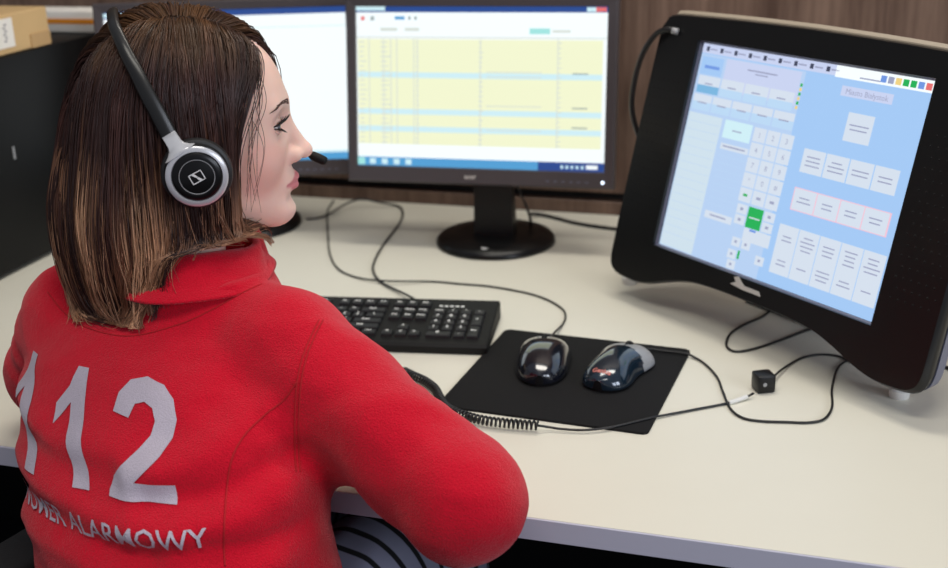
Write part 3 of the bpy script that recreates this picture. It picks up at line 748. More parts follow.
def surface_nets(f, xs, ys, zs, blk=8):
    """mesh the zero surface of f on a rectilinear grid; values are computed only near the surface"""
    nx, ny, nz = len(xs), len(ys), len(zs)
    D = np.full((nx, ny, nz), 1.0, np.float32)
    ix = list(range(0, nx, blk)); iy = list(range(0, ny, blk)); iz = list(range(0, nz, blk))
    C = []; I = []; Rr = []
    for i in ix:
        for j in iy:
            for k in iz:
                e = (min(i+blk, nx-1), min(j+blk, ny-1), min(k+blk, nz-1))
                lo = np.array((xs[i], ys[j], zs[k])); hi = np.array((xs[e[0]], ys[e[1]], zs[e[2]]))
                C.append((lo+hi)/2); Rr.append(np.linalg.norm(hi-lo)/2); I.append((i, j, k))
    v = f(np.array(C)); Rr = np.array(Rr)
    for (i, j, k), q, r in zip(I, v, Rr):
        s = np.s_[i:i+blk, j:j+blk, k:k+blk]
        if abs(q) > r*1.5+.012: D[s] = q; continue
        X, Y, Z = np.meshgrid(xs[i:i+blk], ys[j:j+blk], zs[k:k+blk], indexing='ij')
        D[s] = f(np.stack((X, Y, Z), -1).reshape(-1, 3)).reshape(X.shape)
    S = D < 0
    cnt = np.zeros((nx-1, ny-1, nz-1), np.uint8)
    for a in (0, 1):
        for b in (0, 1):
            for c in (0, 1): cnt += S[a:nx-1+a, b:ny-1+b, c:nz-1+c]
    act = (cnt > 0) & (cnt < 8); A = np.argwhere(act)
    idx = np.full(act.shape, -1, np.int64); idx[act] = np.arange(len(A))
    acc = np.zeros((len(A), 3)); num = np.zeros(len(A))
    corners = [(a, b, c) for a in (0, 1) for b in (0, 1) for c in (0, 1)]
    for p in corners:
        for ax in range(3):
            if p[ax]: continue
            q = list(p); q[ax] = 1
            d0 = D[A[:, 0]+p[0], A[:, 1]+p[1], A[:, 2]+p[2]]; d1 = D[A[:, 0]+q[0], A[:, 1]+q[1], A[:, 2]+q[2]]
            m = (d0 < 0) != (d1 < 0); t = np.where(m, d0/np.where(m, d0-d1, 1), 0)
            pos = np.array(p, float)[None].repeat(len(A), 0); pos[:, ax] += t
            acc[m] += pos[m]; num[m] += 1
    gp = A+acc/num[:, None]
    W = np.stack([np.interp(gp[:, i], np.arange(len(g)), g) for i, g in enumerate((xs, ys, zs))], 1)
    faces = []
    for ax in range(3):
        sl0 = [slice(None)]*3; sl1 = [slice(None)]*3; sl0[ax] = slice(0, -1); sl1[ax] = slice(1, None)
        cross = S[tuple(sl0)] != S[tuple(sl1)]
        E = np.argwhere(cross); o1, o2 = [a for a in range(3) if a != ax]
        lim = (nx-1, ny-1, nz-1)
        E = E[(E[:, o1] > 0) & (E[:, o2] > 0) & (E[:, o1] < lim[o1]) & (E[:, o2] < lim[o2])]
        if not len(E): continue
        def g(d1, d2):
            q = E.copy(); q[:, o1] -= d1; q[:, o2] -= d2; return idx[q[:, 0], q[:, 1], q[:, 2]]
        F = np.stack((g(1, 1), g(0, 1), g(0, 0), g(1, 0)), 1)
        flip = S[E[:, 0], E[:, 1], E[:, 2]]
        if ax == 1: flip = ~flip
        F[~flip] = F[~flip][:, ::-1]
        faces.append(F)
    return W, np.concatenate(faces)
def np_mesh(name, W, F):
    me = bpy.data.meshes.new(name)
    me.vertices.add(len(W)); me.vertices.foreach_set('co', W.astype(np.float32).ravel())
    n = F.shape[1]
    me.loops.add(len(F)*n); me.loops.foreach_set('vertex_index', F.astype(np.int32).ravel())
    me.polygons.add(len(F)); me.polygons.foreach_set('loop_start', np.arange(0, len(F)*n, n, dtype=np.int32))
    me.polygons.foreach_set('use_smooth', np.ones(len(F), bool))
    me.update(calc_edges=True); me.validate()
    return me
def set_col(me, col, name='Col'):
    a = me.color_attributes.new(name, 'FLOAT_COLOR', 'POINT')
    c = np.ones((len(me.vertices), 4), np.float32); c[:, :3] = col; a.data.foreach_set('color', c.ravel())
def span(a, b, h): return list(np.arange(a, b, h))

# ---- torso frame
TF = V(math.sin(.22), math.cos(.22), 0); TR = V(TF[1], -TF[0], 0)       # forward and right of the chest
_sp = [at(96, 568, 1.225), at(93, 480, 1.235), at(100, 400, 1.265), at(118, 330, 1.305), at(140, 278, 1.345)]     # along the spine, low to high
_z = np.array([p[2] for p in _sp]); _x = np.array([p[0] for p in _sp]); _y = np.array([p[1] for p in _sp])
def spine(z):
    if z < _z[0]: return (_x[0]+(_z[0]-z)*.10, _y[0]-(_z[0]-z)*.12)
    if z > _z[-1]: return (_x[-1], _y[-1]+(z-_z[-1])*.8)
    return (np.interp(z, _z, _x), np.interp(z, _z, _y))
SLICES = [(z, spine(z), a, b) for z, a, b in ((.46, .185, .130), (.56, .180, .125), (.66, .146, .115), (.74, .142, .112), (.80, .154, .112), (.85, .163, .110), (.885, .155, .098), (.915, .120, .080), (.945, .085, .066), (.985, .062, .056))]
SZ = np.array([s[0] for s in SLICES]); SA = np.array([s[2] for s in SLICES]); SB = np.array([s[3] for s in SLICES])
SC = np.array([np.array(s[1])+TF[:2]*s[3] for s in SLICES])
def torso_local(P):
    z = P[:, 2]; cx = np.interp(z, SZ, SC[:, 0]); cy = np.interp(z, SZ, SC[:, 1])
    qx = P[:, 0]-cx; qy = P[:, 1]-cy
    return qx*TR[0]+qy*TR[1], qx*TF[0]+qy*TF[1], z
def torso(P, grow):
    u, v, z = torso_local(P)
    a = np.interp(z, SZ, SA)+grow; b = np.interp(z, SZ, SB)+grow
    k = (np.abs(u/a)**2.3+np.abs(v/b)**2.3)**(1/2.3)
    d = (k-1)*np.minimum(a, b)*.92
    return np.maximum(d, np.maximum(.47-z, z-(.965+grow)))
RSH, REL = at(290, 354, 1.265), at(463, 500, 1.155)
RSH = RSH + 0; LSH = at(78, 322, 1.43); LEL = at(58, 372, 1.49)
RWR = V(-.475, 1.135, .792); LWR = V(-.745, 1.215, .790)
RHA, LHA = V(-.545, 1.225, .772), V(-.650, 1.285, .772)
NECK0 = V(*(np.array(SC[7])+TF[:2]*.0), .940)
# ---- head frame
HEADC = at(197, 134, 1.325)
HY = math.atan2(*(lambda f: (f[1], f[0]))(math.cos(math.radians(1.5))*V(.857, .515)+math.sin(math.radians(1.5))*V(-.515, .857)))
HF = V(math.cos(HY), math.sin(HY), 0); HL = V(-math.sin(HY), math.cos(HY), 0); HU = V(0, 0, 1)
_p = math.radians(0.5); HF, HU = HF*math.cos(_p)+HU*math.sin(_p), HU*math.cos(_p)-HF*math.sin(_p)
HR = np.stack((HF, HL, HU), 1)            # columns: head axes in the world
HS = 1.035
def to_head(P): return ((P-HEADC) @ HR)/HS
def to_world(q): return HEADC+(np.asarray(q, float)*HS) @ HR.T
EYE = V(.0695, .0320, .008)
def head_sdf(P):
    q = to_head(P); m = q.copy(); m[:, 1] = np.abs(m[:, 1])
    x, y, z = m[:, 0], m[:, 1], m[:, 2]
    d = ell(m, V(-.012, 0, .036), (.094, .073, .083))
    d = smin(d, ell(m, V(.030, 0, .022), (.058, .060, .066)), .03)
    d = smin(d, ell(m, V(.034, 0, -.030), (.052, .054, .066)), .03)          # mid face
    d = smin(d, cone(m, (.006, .044, -.052), (.066, .012, -.084), .018, .0155), .026)   # jaw line
    d = smin(d, ell(m, V(.0765, 0, -.0850), (.0150, .018, .0135)), .018)        # chin
    d = smin(d, ell(m, V(.046, .037, -.026), (.026, .020, .024)), .018)      # cheek
    d = smin(d, cone(m, (.0825, 0, .026), (.070, .036, .025), .0085, .009), .014)   # brow ridge
    d = smax(d, -ell(m, V(.093, .033, .008), (.020, .018, .0125)), .014)     # eye socket
    d = smin(d, ell(m, V(.070, 0, -.052), (.0225, .025, .020)), .014)       # muzzle
    d = smin(d, cone(m, (.0855, 0, .010), (.1050, 0, -.0250), .0066, .0075), .010)   # nose bridge
    d = smin(d, ell(m, V(.1045, 0, -.0275), (.0100, .0088, .0074)), .006)
    d = smin(d, ell(m, V(.0915, .0120, -.0285), (.0115, .0072, .0080)), .006)   # wing of the nose
    d = smax(d, -ell(m, V(.0985, .0062, -.0350), (.0042, .0028, .0032)), .002)   # nostril
    # lips
    lu = cone(m, (.0930, 0, -.0535), (.0805, .0215, -.0575), .0058, .0022); ll = cone(m, (.0915, 0, -.0625), (.0800, .0200, -.0585), .0062, .0025)
    d = smin(d, lu, .0045); d = smin(d, ll, .0045)
    gap = cone(m, (.0990, 0, -.0585), (.0835, .0245, -.0585), .0012, .0010); d = smax(d, -gap, .0028)
    d = smax(d, -cone(m, (.0965, 0, -.0745), (.088, .016, -.0745), .0040, .003), .010)   # hollow under the lower lip
    # lids with an opening
    lid = sph(m, EYE, .0137); slit = np.abs(z-(EYE[2]-.0008)-(y-.0315)*.10)-.0038*np.clip(1-((y-.0325)/.0148)**2, 0, 1)
    lid = smax(lid, -np.maximum(slit, .065-x)*.8, .001)
    d = smin(d, lid, .0035)
    d = np.maximum(d, -sph(m, EYE, .0117))
    # ear
    e = ell(m, V(-.010, .074, -.002), (.017, .007, .029)); e = smax(e, -ell(m, V(-.007, .082, .001), (.010, .006, .017)), .004)
    d = smin(d, e, .006)
    return d*HS
CHINB = to_world((.035, 0, -.075))
def hand(P, wr, kn, up, flip):
    """palm, four fingers of different lengths and a thumb; wr wrist, kn middle of the knuckles"""
    f = (kn-wr)/np.linalg.norm(kn-wr); s_ = np.cross(f, up); s_ /= np.linalg.norm(s_); n_ = np.cross(s_, f)
    s_ = s_*flip
    d = cone_e(P, wr+f*.012, kn-f*.008, .028, .038, n_, .42)
    for k, (o, L, dz) in enumerate(((-.030, .072, .0), (-.010, .080, .003), (.010, .075, .002), (.029, .058, -.002))):
        b = kn+s_*o+n_*dz; m1 = b+f*L*.45-n_*.004+s_*o*.12; m2 = m1+f*L*.30-n_*.012; m3 = m2+f*L*.2-n_*.014
        g = np.minimum(np.minimum(cone(P, b-f*.02, m1, .0088, .0082), cone(P, m1, m2, .0082, .0074)), cone(P, m2, m3, .0074, .0062))
        d = smin(d, g, .004)
    t0 = wr+f*.022-s_*.024; t1 = t0+f*.030-s_*.022-n_*.004; t2 = t1+f*.028-s_*.006-n_*.006
    d = smin(d, np.minimum(cone(P, t0, t1, .013, .0095), cone(P, t1, t2, .0095, .0075)), .008)
    return d
HIPR = V(-.520, .92, .555); HIPL = V(-.680, .95, .555); KNR = V(-.500, 1.33, .560); KNL = V(-.715, 1.38, .565)
ANR = V(-.49, 1.38, .105); ANL = V(-.72, 1.43, .105); SEATZ = .47
def legs(P, g):
    d = smin(cone(P, HIPR, KNR, .085+g, .058+g), cone(P, KNR, ANR, .056+g, .036+g), .03)
    e = smin(cone(P, HIPL, KNL, .085+g, .058+g), cone(P, KNL, ANL, .056+g, .036+g), .03)
    return np.minimum(d, e)
def body_sdf(P):
    d = torso(P, -.012)
    d = smin(d, legs(P, -.004), .03)
    for sh, el, wr in ((RSH, REL, RWR), (LSH, LEL, LWR)):
        a = smin(cone(P, sh, el, .045, .037), cone(P, el, wr, .037, .024), .02); d = smin(d, a, .02)
    d = np.minimum(d, np.minimum(cone(P, ANR, ANR+V(.03, .11, -.06), .036, .026), cone(P, ANL, ANL+V(.0, .115, -.06), .036, .026)))
    d = smin(d, hand(P, RWR, RHA, V(0, 0, 1), 1), .012); d = smin(d, hand(P, LWR, LHA, V(0, 0, 1), -1), .012)
    nk = cone(P, NECK0, to_world((-.022, 0, -.045)), .058, .049)
    d = smin(d, nk, .025)
    return smin(d, head_sdf(P), .014)
hc = HEADC
xs = span(-1.02, hc[0]-.14, .006)+span(hc[0]-.14, hc[0]+.14, .0019)+span(hc[0]+.14, -.16, .006)
ys = span(.66, hc[1]-.14, .006)+span(hc[1]-.14, hc[1]+.14, .0019)+span(hc[1]+.14, 1.64, .006)
zs = span(.01, .735, .009)+span(.735, .815, .004)+span(.815, hc[2]-.125, .007)+span(hc[2]-.125, hc[2]+.135, .0019)
W, F = surface_nets(body_sdf, np.array(xs), np.array(ys), np.array(zs))
me = np_mesh('person', W, F)
q = to_head(W); inh = (np.abs(q) < .15).all(1)
skin = np.array(srgb(238, 200, 184)[:3]); colr = np.tile(skin, (len(W), 1))
def blend(mask, c): 
    global colr
    colr = colr*(1-mask[:, None])+np.array(srgb(*c)[:3])*mask[:, None]
m_ = q.copy(); m_[:, 1] = np.abs(m_[:, 1])
blend(np.clip(1-ell(m_, V(.055, .045, -.03), (.03, .03, .025))/.012, 0, 1)*.35*inh, (232, 160, 148))
lip = np.minimum(cone(m_, (.0950, 0, -.0535), (.0825, .0215, -.0575), .0060, .0020), cone(m_, (.0935, 0, -.0630), (.082, .0200, -.0590), .0064, .0022))
blend(np.clip(1-lip/.0012, 0, 1)*inh*.95, (212, 124, 130))
blend(np.clip(1-np.abs(np.linalg.norm(m_-EYE, axis=1)-.0128)/.0012, 0, 1)*.5*inh, (150, 96, 92))
# hair line: scalp coloured like the roots
hl = (q[:, 0] < .066-np.abs(q[:, 1])*.28+np.clip(q[:, 2]-.05, 0, 1)*.0) & (q[:, 2] > .052+q[:, 0]*.22-np.clip(-q[:, 0], 0, 1)*1.6) & inh
blend(hl*1.0, (44, 28, 22))
set_col(me, colr)
m, N, L, b = new_mat('skin')
at_ = N.new('ShaderNodeVertexColor'); at_.layer_name = 'Col'
tc = N.new('ShaderNodeTexCoord'); nn = N.new('ShaderNodeTexNoise'); nn.inputs['Scale'].default_value = 60; nn.inputs['Detail'].default_value = 5
L.new(tc.outputs['Object'], nn.inputs['Vector'])
hsv = N.new('ShaderNodeHueSaturation'); mr = N.new('ShaderNodeMapRange'); mr.inputs[3].default_value = .93; mr.inputs[4].default_value = 1.07
L.new(nn.outputs['Fac'], mr.inputs[0]); L.new(mr.outputs[0], hsv.inputs['Saturation']); L.new(at_.outputs[0], hsv.inputs['Color']); L.new(hsv.outputs[0], b.inputs['Base Color'])
b.inputs['Roughness'].default_value = .5; b.inputs['Specular IOR Level'].default_value = .35
b.inputs['Subsurface Weight'].default_value = .25; b.inputs['Subsurface Radius'].default_value = (1, .35, .2); b.inputs['Subsurface Scale'].default_value = .006
bp = N.new('ShaderNodeBump'); bp.inputs['Strength'].default_value = .05; bp.inputs['Distance'].default_value = .001; n3 = N.new('ShaderNodeTexNoise'); n3.inputs['Scale'].default_value = 900
L.new(tc.outputs['Object'], n3.inputs['Vector']); L.new(n3.outputs['Fac'], bp.inputs['Height']); L.new(bp.outputs[0], b.inputs['Normal'])
MT['skin'] = m
person = link('person', me, MT['skin'])
tag(person, 'seated woman with a brown bob in a red fleece jacket, looking right at the screens', 'person')
woman = person

# eyes, lashes, brows
for sy, nm in ((-1, 'right'), (1, 'left')):
    ec = EYE*V(1, sy, 1)
    bm = bmesh.new(); look = Matrix.Rotation(math.radians(-14), 3, 'Z')
    prof = [(.0115*math.sin(a), .0115*math.cos(a)) for a in np.linspace(0, PI, 28)]
    fs = lathe(bm, prof, n=32)
    Ml = Matrix.Rotation(PI/2, 4, 'Y')
    for v in bm.verts:
        r_ = math.hypot(v.co.x, v.co.y); v.co *= (1+.05*max(0, 1-(r_/.0062)**2) if v.co.z > 0 else 1)
    for f in bm.faces:
        c = f.calc_center_median(); r_ = math.hypot(c.x, c.y)
        f.material_index = 0 if (c.z < 0 or r_ > .0066) else (1 if r_ > .0030 else 2)
    for v in bm.verts: v.co = Vector(to_world(np.array(look @ (Ml @ v.co))+ec))
    from_bm('eye', bm, parent=woman, smooth=True, mats=[mat('eye_white', srgb(225, 218, 214), .12, coat=1), mat('iris_brown', srgb(72, 56, 46), .1, coat=1), mat('pupil', srgb(8, 8, 9), .05, coat=1)])
    bm = bmesh.new()
    def lidpt(yy, up):
        z = EYE[2]-.0008+(yy-.0315)*.10+(1 if up else -1)*.0038*max(0, 1-((yy-.0325)/.0148)**2)
        d = V(0, yy-EYE[1], z-EYE[2]); rr = .0140; x = EYE[0]+math.sqrt(max(rr*rr-d[1]**2-d[2]**2, 1e-6))
        return V(x, yy*sy, z)
    for up, nn_, ln in ((True, 44, .0105), (False, 24, .0055)):
        for k in range(nn_):
            yy = .0185+.0270*k/(nn_-1); p = lidpt(yy, up); out = V(.8, sy*(yy-.027)*28, (.42 if up else -.5)); out /= np.linalg.norm(out)
            l_ = ln*.9*(.65+.35*math.sin(PI*k/(nn_-1)))*random.uniform(.85, 1.1)
            pp = [p, p+out*l_*.5, p+out*l_+V(0, 0, .0028 if up else -.0006)]
            tube(bm, [Vector(to_world(a)) for a in pp], [.00042, .0003, .00008], 4)
        tube(bm, [Vector(to_world(lidpt(y_, up))) for y_ in np.linspace(.0180, .0458, 16)], .0009 if up else .0005, 5)
    from_bm('eyelashes', bm, mat('lash_black', srgb(20, 14, 14), .6), woman)
    bm = bmesh.new()
    BVH_HEAD = None
    for k in range(150):
        t_ = random.random(); yy = .013+.038*t_; zz = .0270+.0040*math.sin(min(t_*1.2, 1)*PI*.6)-.0045*max(t_-.65, 0)/.35+random.uniform(-.0022, .0022)*(1.15-t_)
        x0 = .11; p = V(x0, yy*sy, zz)
        for _ in range(24):
            dd = head_sdf(to_world(p)[None])[0]; p = p-V(dd*.8, 0, 0)
        dirv = V(-.35-.3*t_, sy*.75, .35-.55*t_); dirv /= np.linalg.norm(dirv); l_ = .0075*random.uniform(.7, 1.1)
        tube(bm, [Vector(to_world(a)) for a in (p-V(.0003, 0, 0), p+dirv*l_*.5+V(.0009, 0, 0), p+dirv*l_+V(.0003, 0, 0))], [.0003, .0003, .0001], 3)
    from_bm('eyebrow', bm, mat('brow_brown', srgb(88, 62, 52), .7), woman)

# ---- red fleece jacket
CB, CT = at(190, 265, 1.332), at(188, 241, 1.340)
def fold(u, z, pts, w, A):
    """ridge (A>0) or crease along a polyline in the plane of the back"""
    d = np.full(u.shape, 9.0)
    for (a, b) in zip(pts, pts[1:]):
        a = np.array(a); b = np.array(b); ab = b-a
        t = np.clip(((u-a[0])*ab[0]+(z-a[1])*ab[1])/(ab@ab), 0, 1)
        d = np.minimum(d, np.hypot(u-a[0]-t*ab[0], z-a[1]-t*ab[1]))
    return A*np.exp(-(d/w)**2)
def wob(P, s):
    x, y, z = P[:, 0]*s, P[:, 1]*s, P[:, 2]*s
    return np.sin(x+1.3*np.sin(y*.9+z))*np.cos(y*1.1+.7*np.sin(z*1.2+x))*np.sin(z*.8+1.1*np.sin(x*.7))
FOLDS = [
    ([(-.19, .800), (-.10, .806), (-.02, .798), (.05, .790), (.10, .790)], .012, .004),
    ([(-.19, .778), (-.08, .784), (.0, .775), (.07, .768)], .010, -.0035),
    ([(-.19, .752), (-.05, .760), (.06, .746), (.12, .748)], .012, .005),
    ([(-.15, .858), (-.05, .838), (.03, .846), (.08, .838)], .011, .0035),
    ([(-.14, .838), (-.04, .822), (.04, .824)], .010, -.003),
    ([(.06, .845), (.11, .868), (.15, .90)], .012, -.0035),
    ([(.05, .828), (.11, .842), (.17, .872)], .013, .005),
    ([(.07, .812), (.13, .818), (.19, .84)], .010, -.006),
    ([(.06, .792), (.12, .796), (.18, .812)], .014, .004),
    ([(.02, .772), (.10, .778), (.18, .77)], .010, -.004),
    ([(.0, .73), (.08, .742), (.17, .752)], .013, .004),
]
RFOLD = []
def arm_wr(P, a, b, r, n, amp, ph):
    """rings and slanting wrinkles round a sleeve"""
    d = (b-a); L = np.linalg.norm(d); d = d/L; t = ((P-a)@d)/L
    up = V(0, 0, 1); s_ = np.cross(d, up); s_ /= np.linalg.norm(s_); w = np.cross(s_, d)
    ang = np.arctan2((P-a)@w, (P-a)@s_)
    return amp*np.sin(t*n+ph+1.3*np.sin(ang+ph)+.6*np.sin(2*ang))*np.clip((t+.05)*3, 0, 1)*np.clip((1.1-t)*4, 0, 1)
def jacket_sdf(P):
    u, v, z = torso_local(P)
    d = torso(P, .012)
    ra = cone(P, RSH, REL, .0635, .056); rb = cone(P, REL, RWR, .055, .040)
    ra = ra+arm_wr(P, RSH, REL, .06, 15, .0022, .4); rb = rb+arm_wr(P, REL, RWR, .05, 24, .0025, 1.2)
    la = cone(P, LSH, LEL, .060, .052)+arm_wr(P, LSH, LEL, .06, 18, .003, 2.); lb = cone(P, LEL, LWR, .052, .038)+arm_wr(P, LEL, LWR, .05, 24, .003, .2)
    R_ = smin(ra, rb, .022); L_ = smin(la, lb, .022)
    yoke = np.minimum(cone(P, NECK0+V(0, 0, -.036)-TF*.004, RSH+V(0, 0, .006), .050, .056), cone(P, NECK0+V(0, 0, -.036)-TF*.004, LSH+V(0, 0, .010), .050, .053))
    rc = P-CB; ku = np.hypot((rc@TR)/.084, (rc@TF)/.078); mound = np.maximum((ku-1)*.08, rc[:, 2]+.004)
    d = smin(d, yoke, .035); d = smin(d, mound, .032)
    d = smin(d, cone(P, RSH-V(0, 0, .055)-TR*.03, RSH*.55+REL*.45-V(0, 0, .035), .04, .028), .04)
    d = smin(d, R_, .024); d = smin(d, L_, .020)
    back = 1/(1+np.exp((v+.01)*60))
    g = np.zeros(len(P))
    for pts, w, A in FOLDS: g = g+fold(u, z, pts, w, A)
    d = d-g*back*np.clip((ra+.004)/.02, 0, 1)
    d = d-.0022*wob(P, 30)-.0012*wob(P+3, 62)
    # hem and cuffs
    d = np.maximum(d, .585-z)
    for wr, el in ((RWR, REL), (LWR, LEL)):
        n_ = (wr-el)/np.linalg.norm(wr-el); cut = (P-wr)@n_-.004
        d = np.where(np.linalg.norm(P-wr, axis=1) < .09, np.maximum(d, cut), d)
    # open neck
    d = smax(d, -cone(P, CB+V(0, 0, .045), CB+V(.0, .01, .15), .064, .075), .006)
    return d
xs = span(-1.02, -.20, .0036); ys = span(.70, 1.30, .0036); zs = span(.575, 1.06, .0036)
W, F = surface_nets(jacket_sdf, np.array(xs), np.array(ys), np.array(zs))
me = np_mesh('jacket', W, F)
jacket = link('jacket', me, MT['fleece'], woman); jacket['label'] = 'red fleece jacket with silver figures on the back'
JB = BVHTree.FromPolygons([tuple(w) for w in W], [tuple(f) for f in F])
def px_on_jacket(px, py, off=.001):
    d = Vector(ray(px, py)).normalized(); h = JB.ray_cast(Vector(CAMP), d)
    return None if h[0] is None else h[0]+h[1]*off*(1 if h[1].dot(d) < 0 else -1)

# lettering on the back, wrapped onto the fleece. Plane coordinates: s along the back, z height
def back_pt(s, z, lift):
    u = s
    cx = np.interp(z, SZ, SC[:, 0]); cy = np.interp(z, SZ, SC[:, 1]); a = np.interp(z, SZ, SA)+.012; b = np.interp(z, SZ, SB)+.012
    # walk round the ellipse by arc length from the spine
    th = np.linspace(-1.45, 1.45, 200); X = a*np.sin(th); Y = -b*np.cos(th)
    seg = np.hypot(np.diff(X), np.diff(Y)); S_ = np.concatenate(([0], np.cumsum(seg))); S_ -= S_[100]
    x = np.interp(s, S_, X); y = np.interp(s, S_, Y); t = np.interp(s, S_, th)
    nx = math.sin(t)/a; ny = -math.cos(t)/b; l = math.hypot(nx, ny); nx /= l; ny /= l
    p = V(cx, cy, 0)+TR*x+TF*y; p[2] = z; nn_ = TR*nx+TF*ny
    o = Vector(p+nn_*.08); h = JB.ray_cast(o, Vector(-nn_), .2)
    if h[0] is None: return Vector(p)
    return h[0]+Vector(nn_)*lift
def wrap_flat(bm, vs, fs, T, step, lift, mi=0, thick=True):
    """cut a flat outline into a fine grid, then lay it on the back"""
    b2 = bmesh.new(); nv = [b2.verts.new((v[0], v[1], 0)) for v in vs]
    for f in fs:
        try: b2.faces.new([nv[i] for i in f])
        except ValueError: pass
    x0, x1 = min(v[0] for v in vs), max(v[0] for v in vs); y0, y1 = min(v[1] for v in vs), max(v[1] for v in vs)
    for ax, a0, a1 in ((0, x0, x1), (1, y0, y1)):
        k = a0+step
        while k < a1:
            no = (1, 0, 0) if ax == 0 else (0, 1, 0); co = (k, 0, 0) if ax == 0 else (0, k, 0)
            bmesh.ops.bisect_plane(b2, geom=b2.verts[:]+b2.edges[:]+b2.faces[:], plane_co=co, plane_no=no); k += step
    mp = {}
    for v in b2.verts:
        s, z = T(v.co.x, v.co.y); mp[v] = bm.verts.new(back_pt(s, z, lift))
    for f in b2.faces:
        try: bm.faces.new([mp[v] for v in f.verts]).material_index = mi
        except ValueError: pass
    b2.free()
ONE = [(.60, 0), (.60, .70), (.30, .50), (.30, .66), (.55, .83), (.68, 1.0), (.88, 1.0), (.88, 0)]
def glyph_one(): return ONE
def glyph_two():
    # outline of a bold 2
    o = [(0, 0), (.0, .05), (.06, .18), (.18, .30), (.36, .45), (.46, .55), (.50, .67), (.46, .77), (.36, .81), (.25, .78), (.19, .66), (-.02, .68), (.03, .84), (.14, .95), (.34, 1.0), (.55, .96), (.68, .86), (.73, .70), (.70, .55), (.60, .42), (.44, .28), (.33, .18), (.74, .18), (.74, 0)]
    return o
def poly_faces(o):
    from mathutils.geometry import tessellate_polygon
    t = tessellate_polygon([[Vector((x, y, 0)) for x, y in o]]); return [(x, y, 0) for x, y in o], [tuple(q) for q in t]
LET = dict(H=.112, z0=.802)
def digit(outline, s0, w, z0, H, slope, shear=0):
    vs, fs = poly_faces(outline); bm = bmesh.new()
    vs = [(x*w, y*H, 0) for x, y, _ in vs]
    wrap_flat(bm, vs, fs, lambda x, y: (s0+x+shear*y, z0+y+slope*(s0+x)), .004, .0016)
    o = from_bm('digit', bm, MT['thread'], jacket, smooth=True); return o
# calibrate arc positions from the photograph's figures
def px_to_s(px, py):
    p = px_on_jacket(px, py, 0)
    if p is None: return None
    best = min(((s, (back_pt(s, p.z, 0)-p).length) for s in np.linspace(-.2, .2, 81)), key=lambda t: t[1]); return best[0], p.z
# ---- figures and words on the back
digit(ONE, -.139, .074, .812, .079, .04, -.40); digit(ONE, -.063, .076, .812, .081, .04, -.25); digit(glyph_two(), .030, .092, .814, .084, -.03, -.03)
vs, fs = text_mesh('NUMER ALARMOWY', .0232, bold=.0001)
bm = bmesh.new(); wrap_flat(bm, vs, fs, lambda x, y: (x*1.13+.003-.05*y, .786+y*1.05+.03*x), .0025, .0022)
from_bm('lettering', bm, MT['thread'], jacket, smooth=True)
# ---- seams
def seam(pxs, r=.0009, dbl=0):
    bm = bmesh.new()
    for off in ((0,) if not dbl else (-dbl/2, dbl/2)):
        pts = [px_on_jacket(p[0]+off, p[1], .0003) for p in smooth_path([(x, y, 0) for x, y in pxs], 10)]
        pts = [p for p in pts if p is not None]
        tube(bm, pts, r, 6)
    return from_bm('seam', bm, MT['seam'], jacket)
seam([(321, 320), (313, 336), (304, 360), (299, 385), (297, 420), (297, 455), (298, 472)], .0008, 4)
seam([(297, 382), (284, 400), (266, 414), (244, 436), (231, 462), (226, 500), (224, 540), (225, 566)])
seam([(48, 292), (64, 312), (88, 328), (130, 336), (180, 324), (215, 308), (240, 294), (262, 284)], .0007)

# ---- stand-up collar
def collar_ring(k, h, out):
    """k 0..1 round the neck from the front opening, h height 0..1"""
    a = -PI/2*0+(.04+.92*k)*2*PI
    c = CB*(1-h)+CT*h
    ra, rb = .082-.010*h+out, .076-.008*h+out
    dip = -.004*math.cos(a)*h
    p = c+TR*math.sin(a)*ra+TF*math.cos(a)*rb
    p[2] += dip+.0035*math.sin(a*3+1)*h*.6
    p = p+(TR*math.sin(a)+TF*math.cos(a))*.003*math.sin(5*a+h*2)
    return p
bm = bmesh.new(); NK = 110; rows = []
prof = [(-.35, .008), (-.15, .006), (0, .004), (.35, .0025), (.7, .003), (.95, .004), (1.06, .0025), (1.09, -.001), (1.05, -.0045), (.7, -.006), (.2, -.006), (-.3, -.006)]
for i in range(NK+1):
    rows.append([bm.verts.new(collar_ring(i/NK, h, o)) for h, o in prof])
for a_, b_ in zip(rows, rows[1:]):
    for k in range(len(prof)): bm.faces.new((a_[k], a_[(k+1) % len(prof)], b_[(k+1) % len(prof)], b_[k]))
bm.faces.new(rows[0]); bm.faces.new(rows[-1][::-1])
bmesh.ops.subdivide_edges(bm, edges=bm.edges, cuts=1, use_grid_fill=True, smooth=.5)
from_bm('collar', bm, MT['fleece'], woman, smooth=True)

# ---- striped grey leggings, shoes
m, N, L, b = new_mat('grey_striped_jersey')
tc = N.new('ShaderNodeTexCoord'); mp = N.new('ShaderNodeMapping'); mp.inputs['Rotation'].default_value = (0, 0, .35)
wv = N.new('ShaderNodeTexWave'); wv.bands_direction = 'Y'; wv.inputs['Scale'].default_value = 9; wv.inputs['Distortion'].default_value = .7; wv.inputs['Detail'].default_value = 1
L.new(tc.outputs['Object'], mp.inputs[0]); L.new(mp.outputs[0], wv.inputs[0])
cr = N.new('ShaderNodeValToRGB'); cr.color_ramp.elements[0].position = .10; cr.color_ramp.elements[0].color = srgb(16, 16, 20); cr.color_ramp.elements[1].position = .22; cr.color_ramp.elements[1].color = srgb(140, 142, 164)
L.new(wv.outputs['Fac'], cr.inputs[0]); L.new(cr.outputs[0], b.inputs['Base Color']); b.inputs['Roughness'].default_value = .9
MT['stripe'] = m
def pants_sdf(P):
    d = smin(legs(P, .012), torso(P, .004), .03)
    return np.maximum(d, np.maximum(P[:, 2]-.64, .13-P[:, 2]))
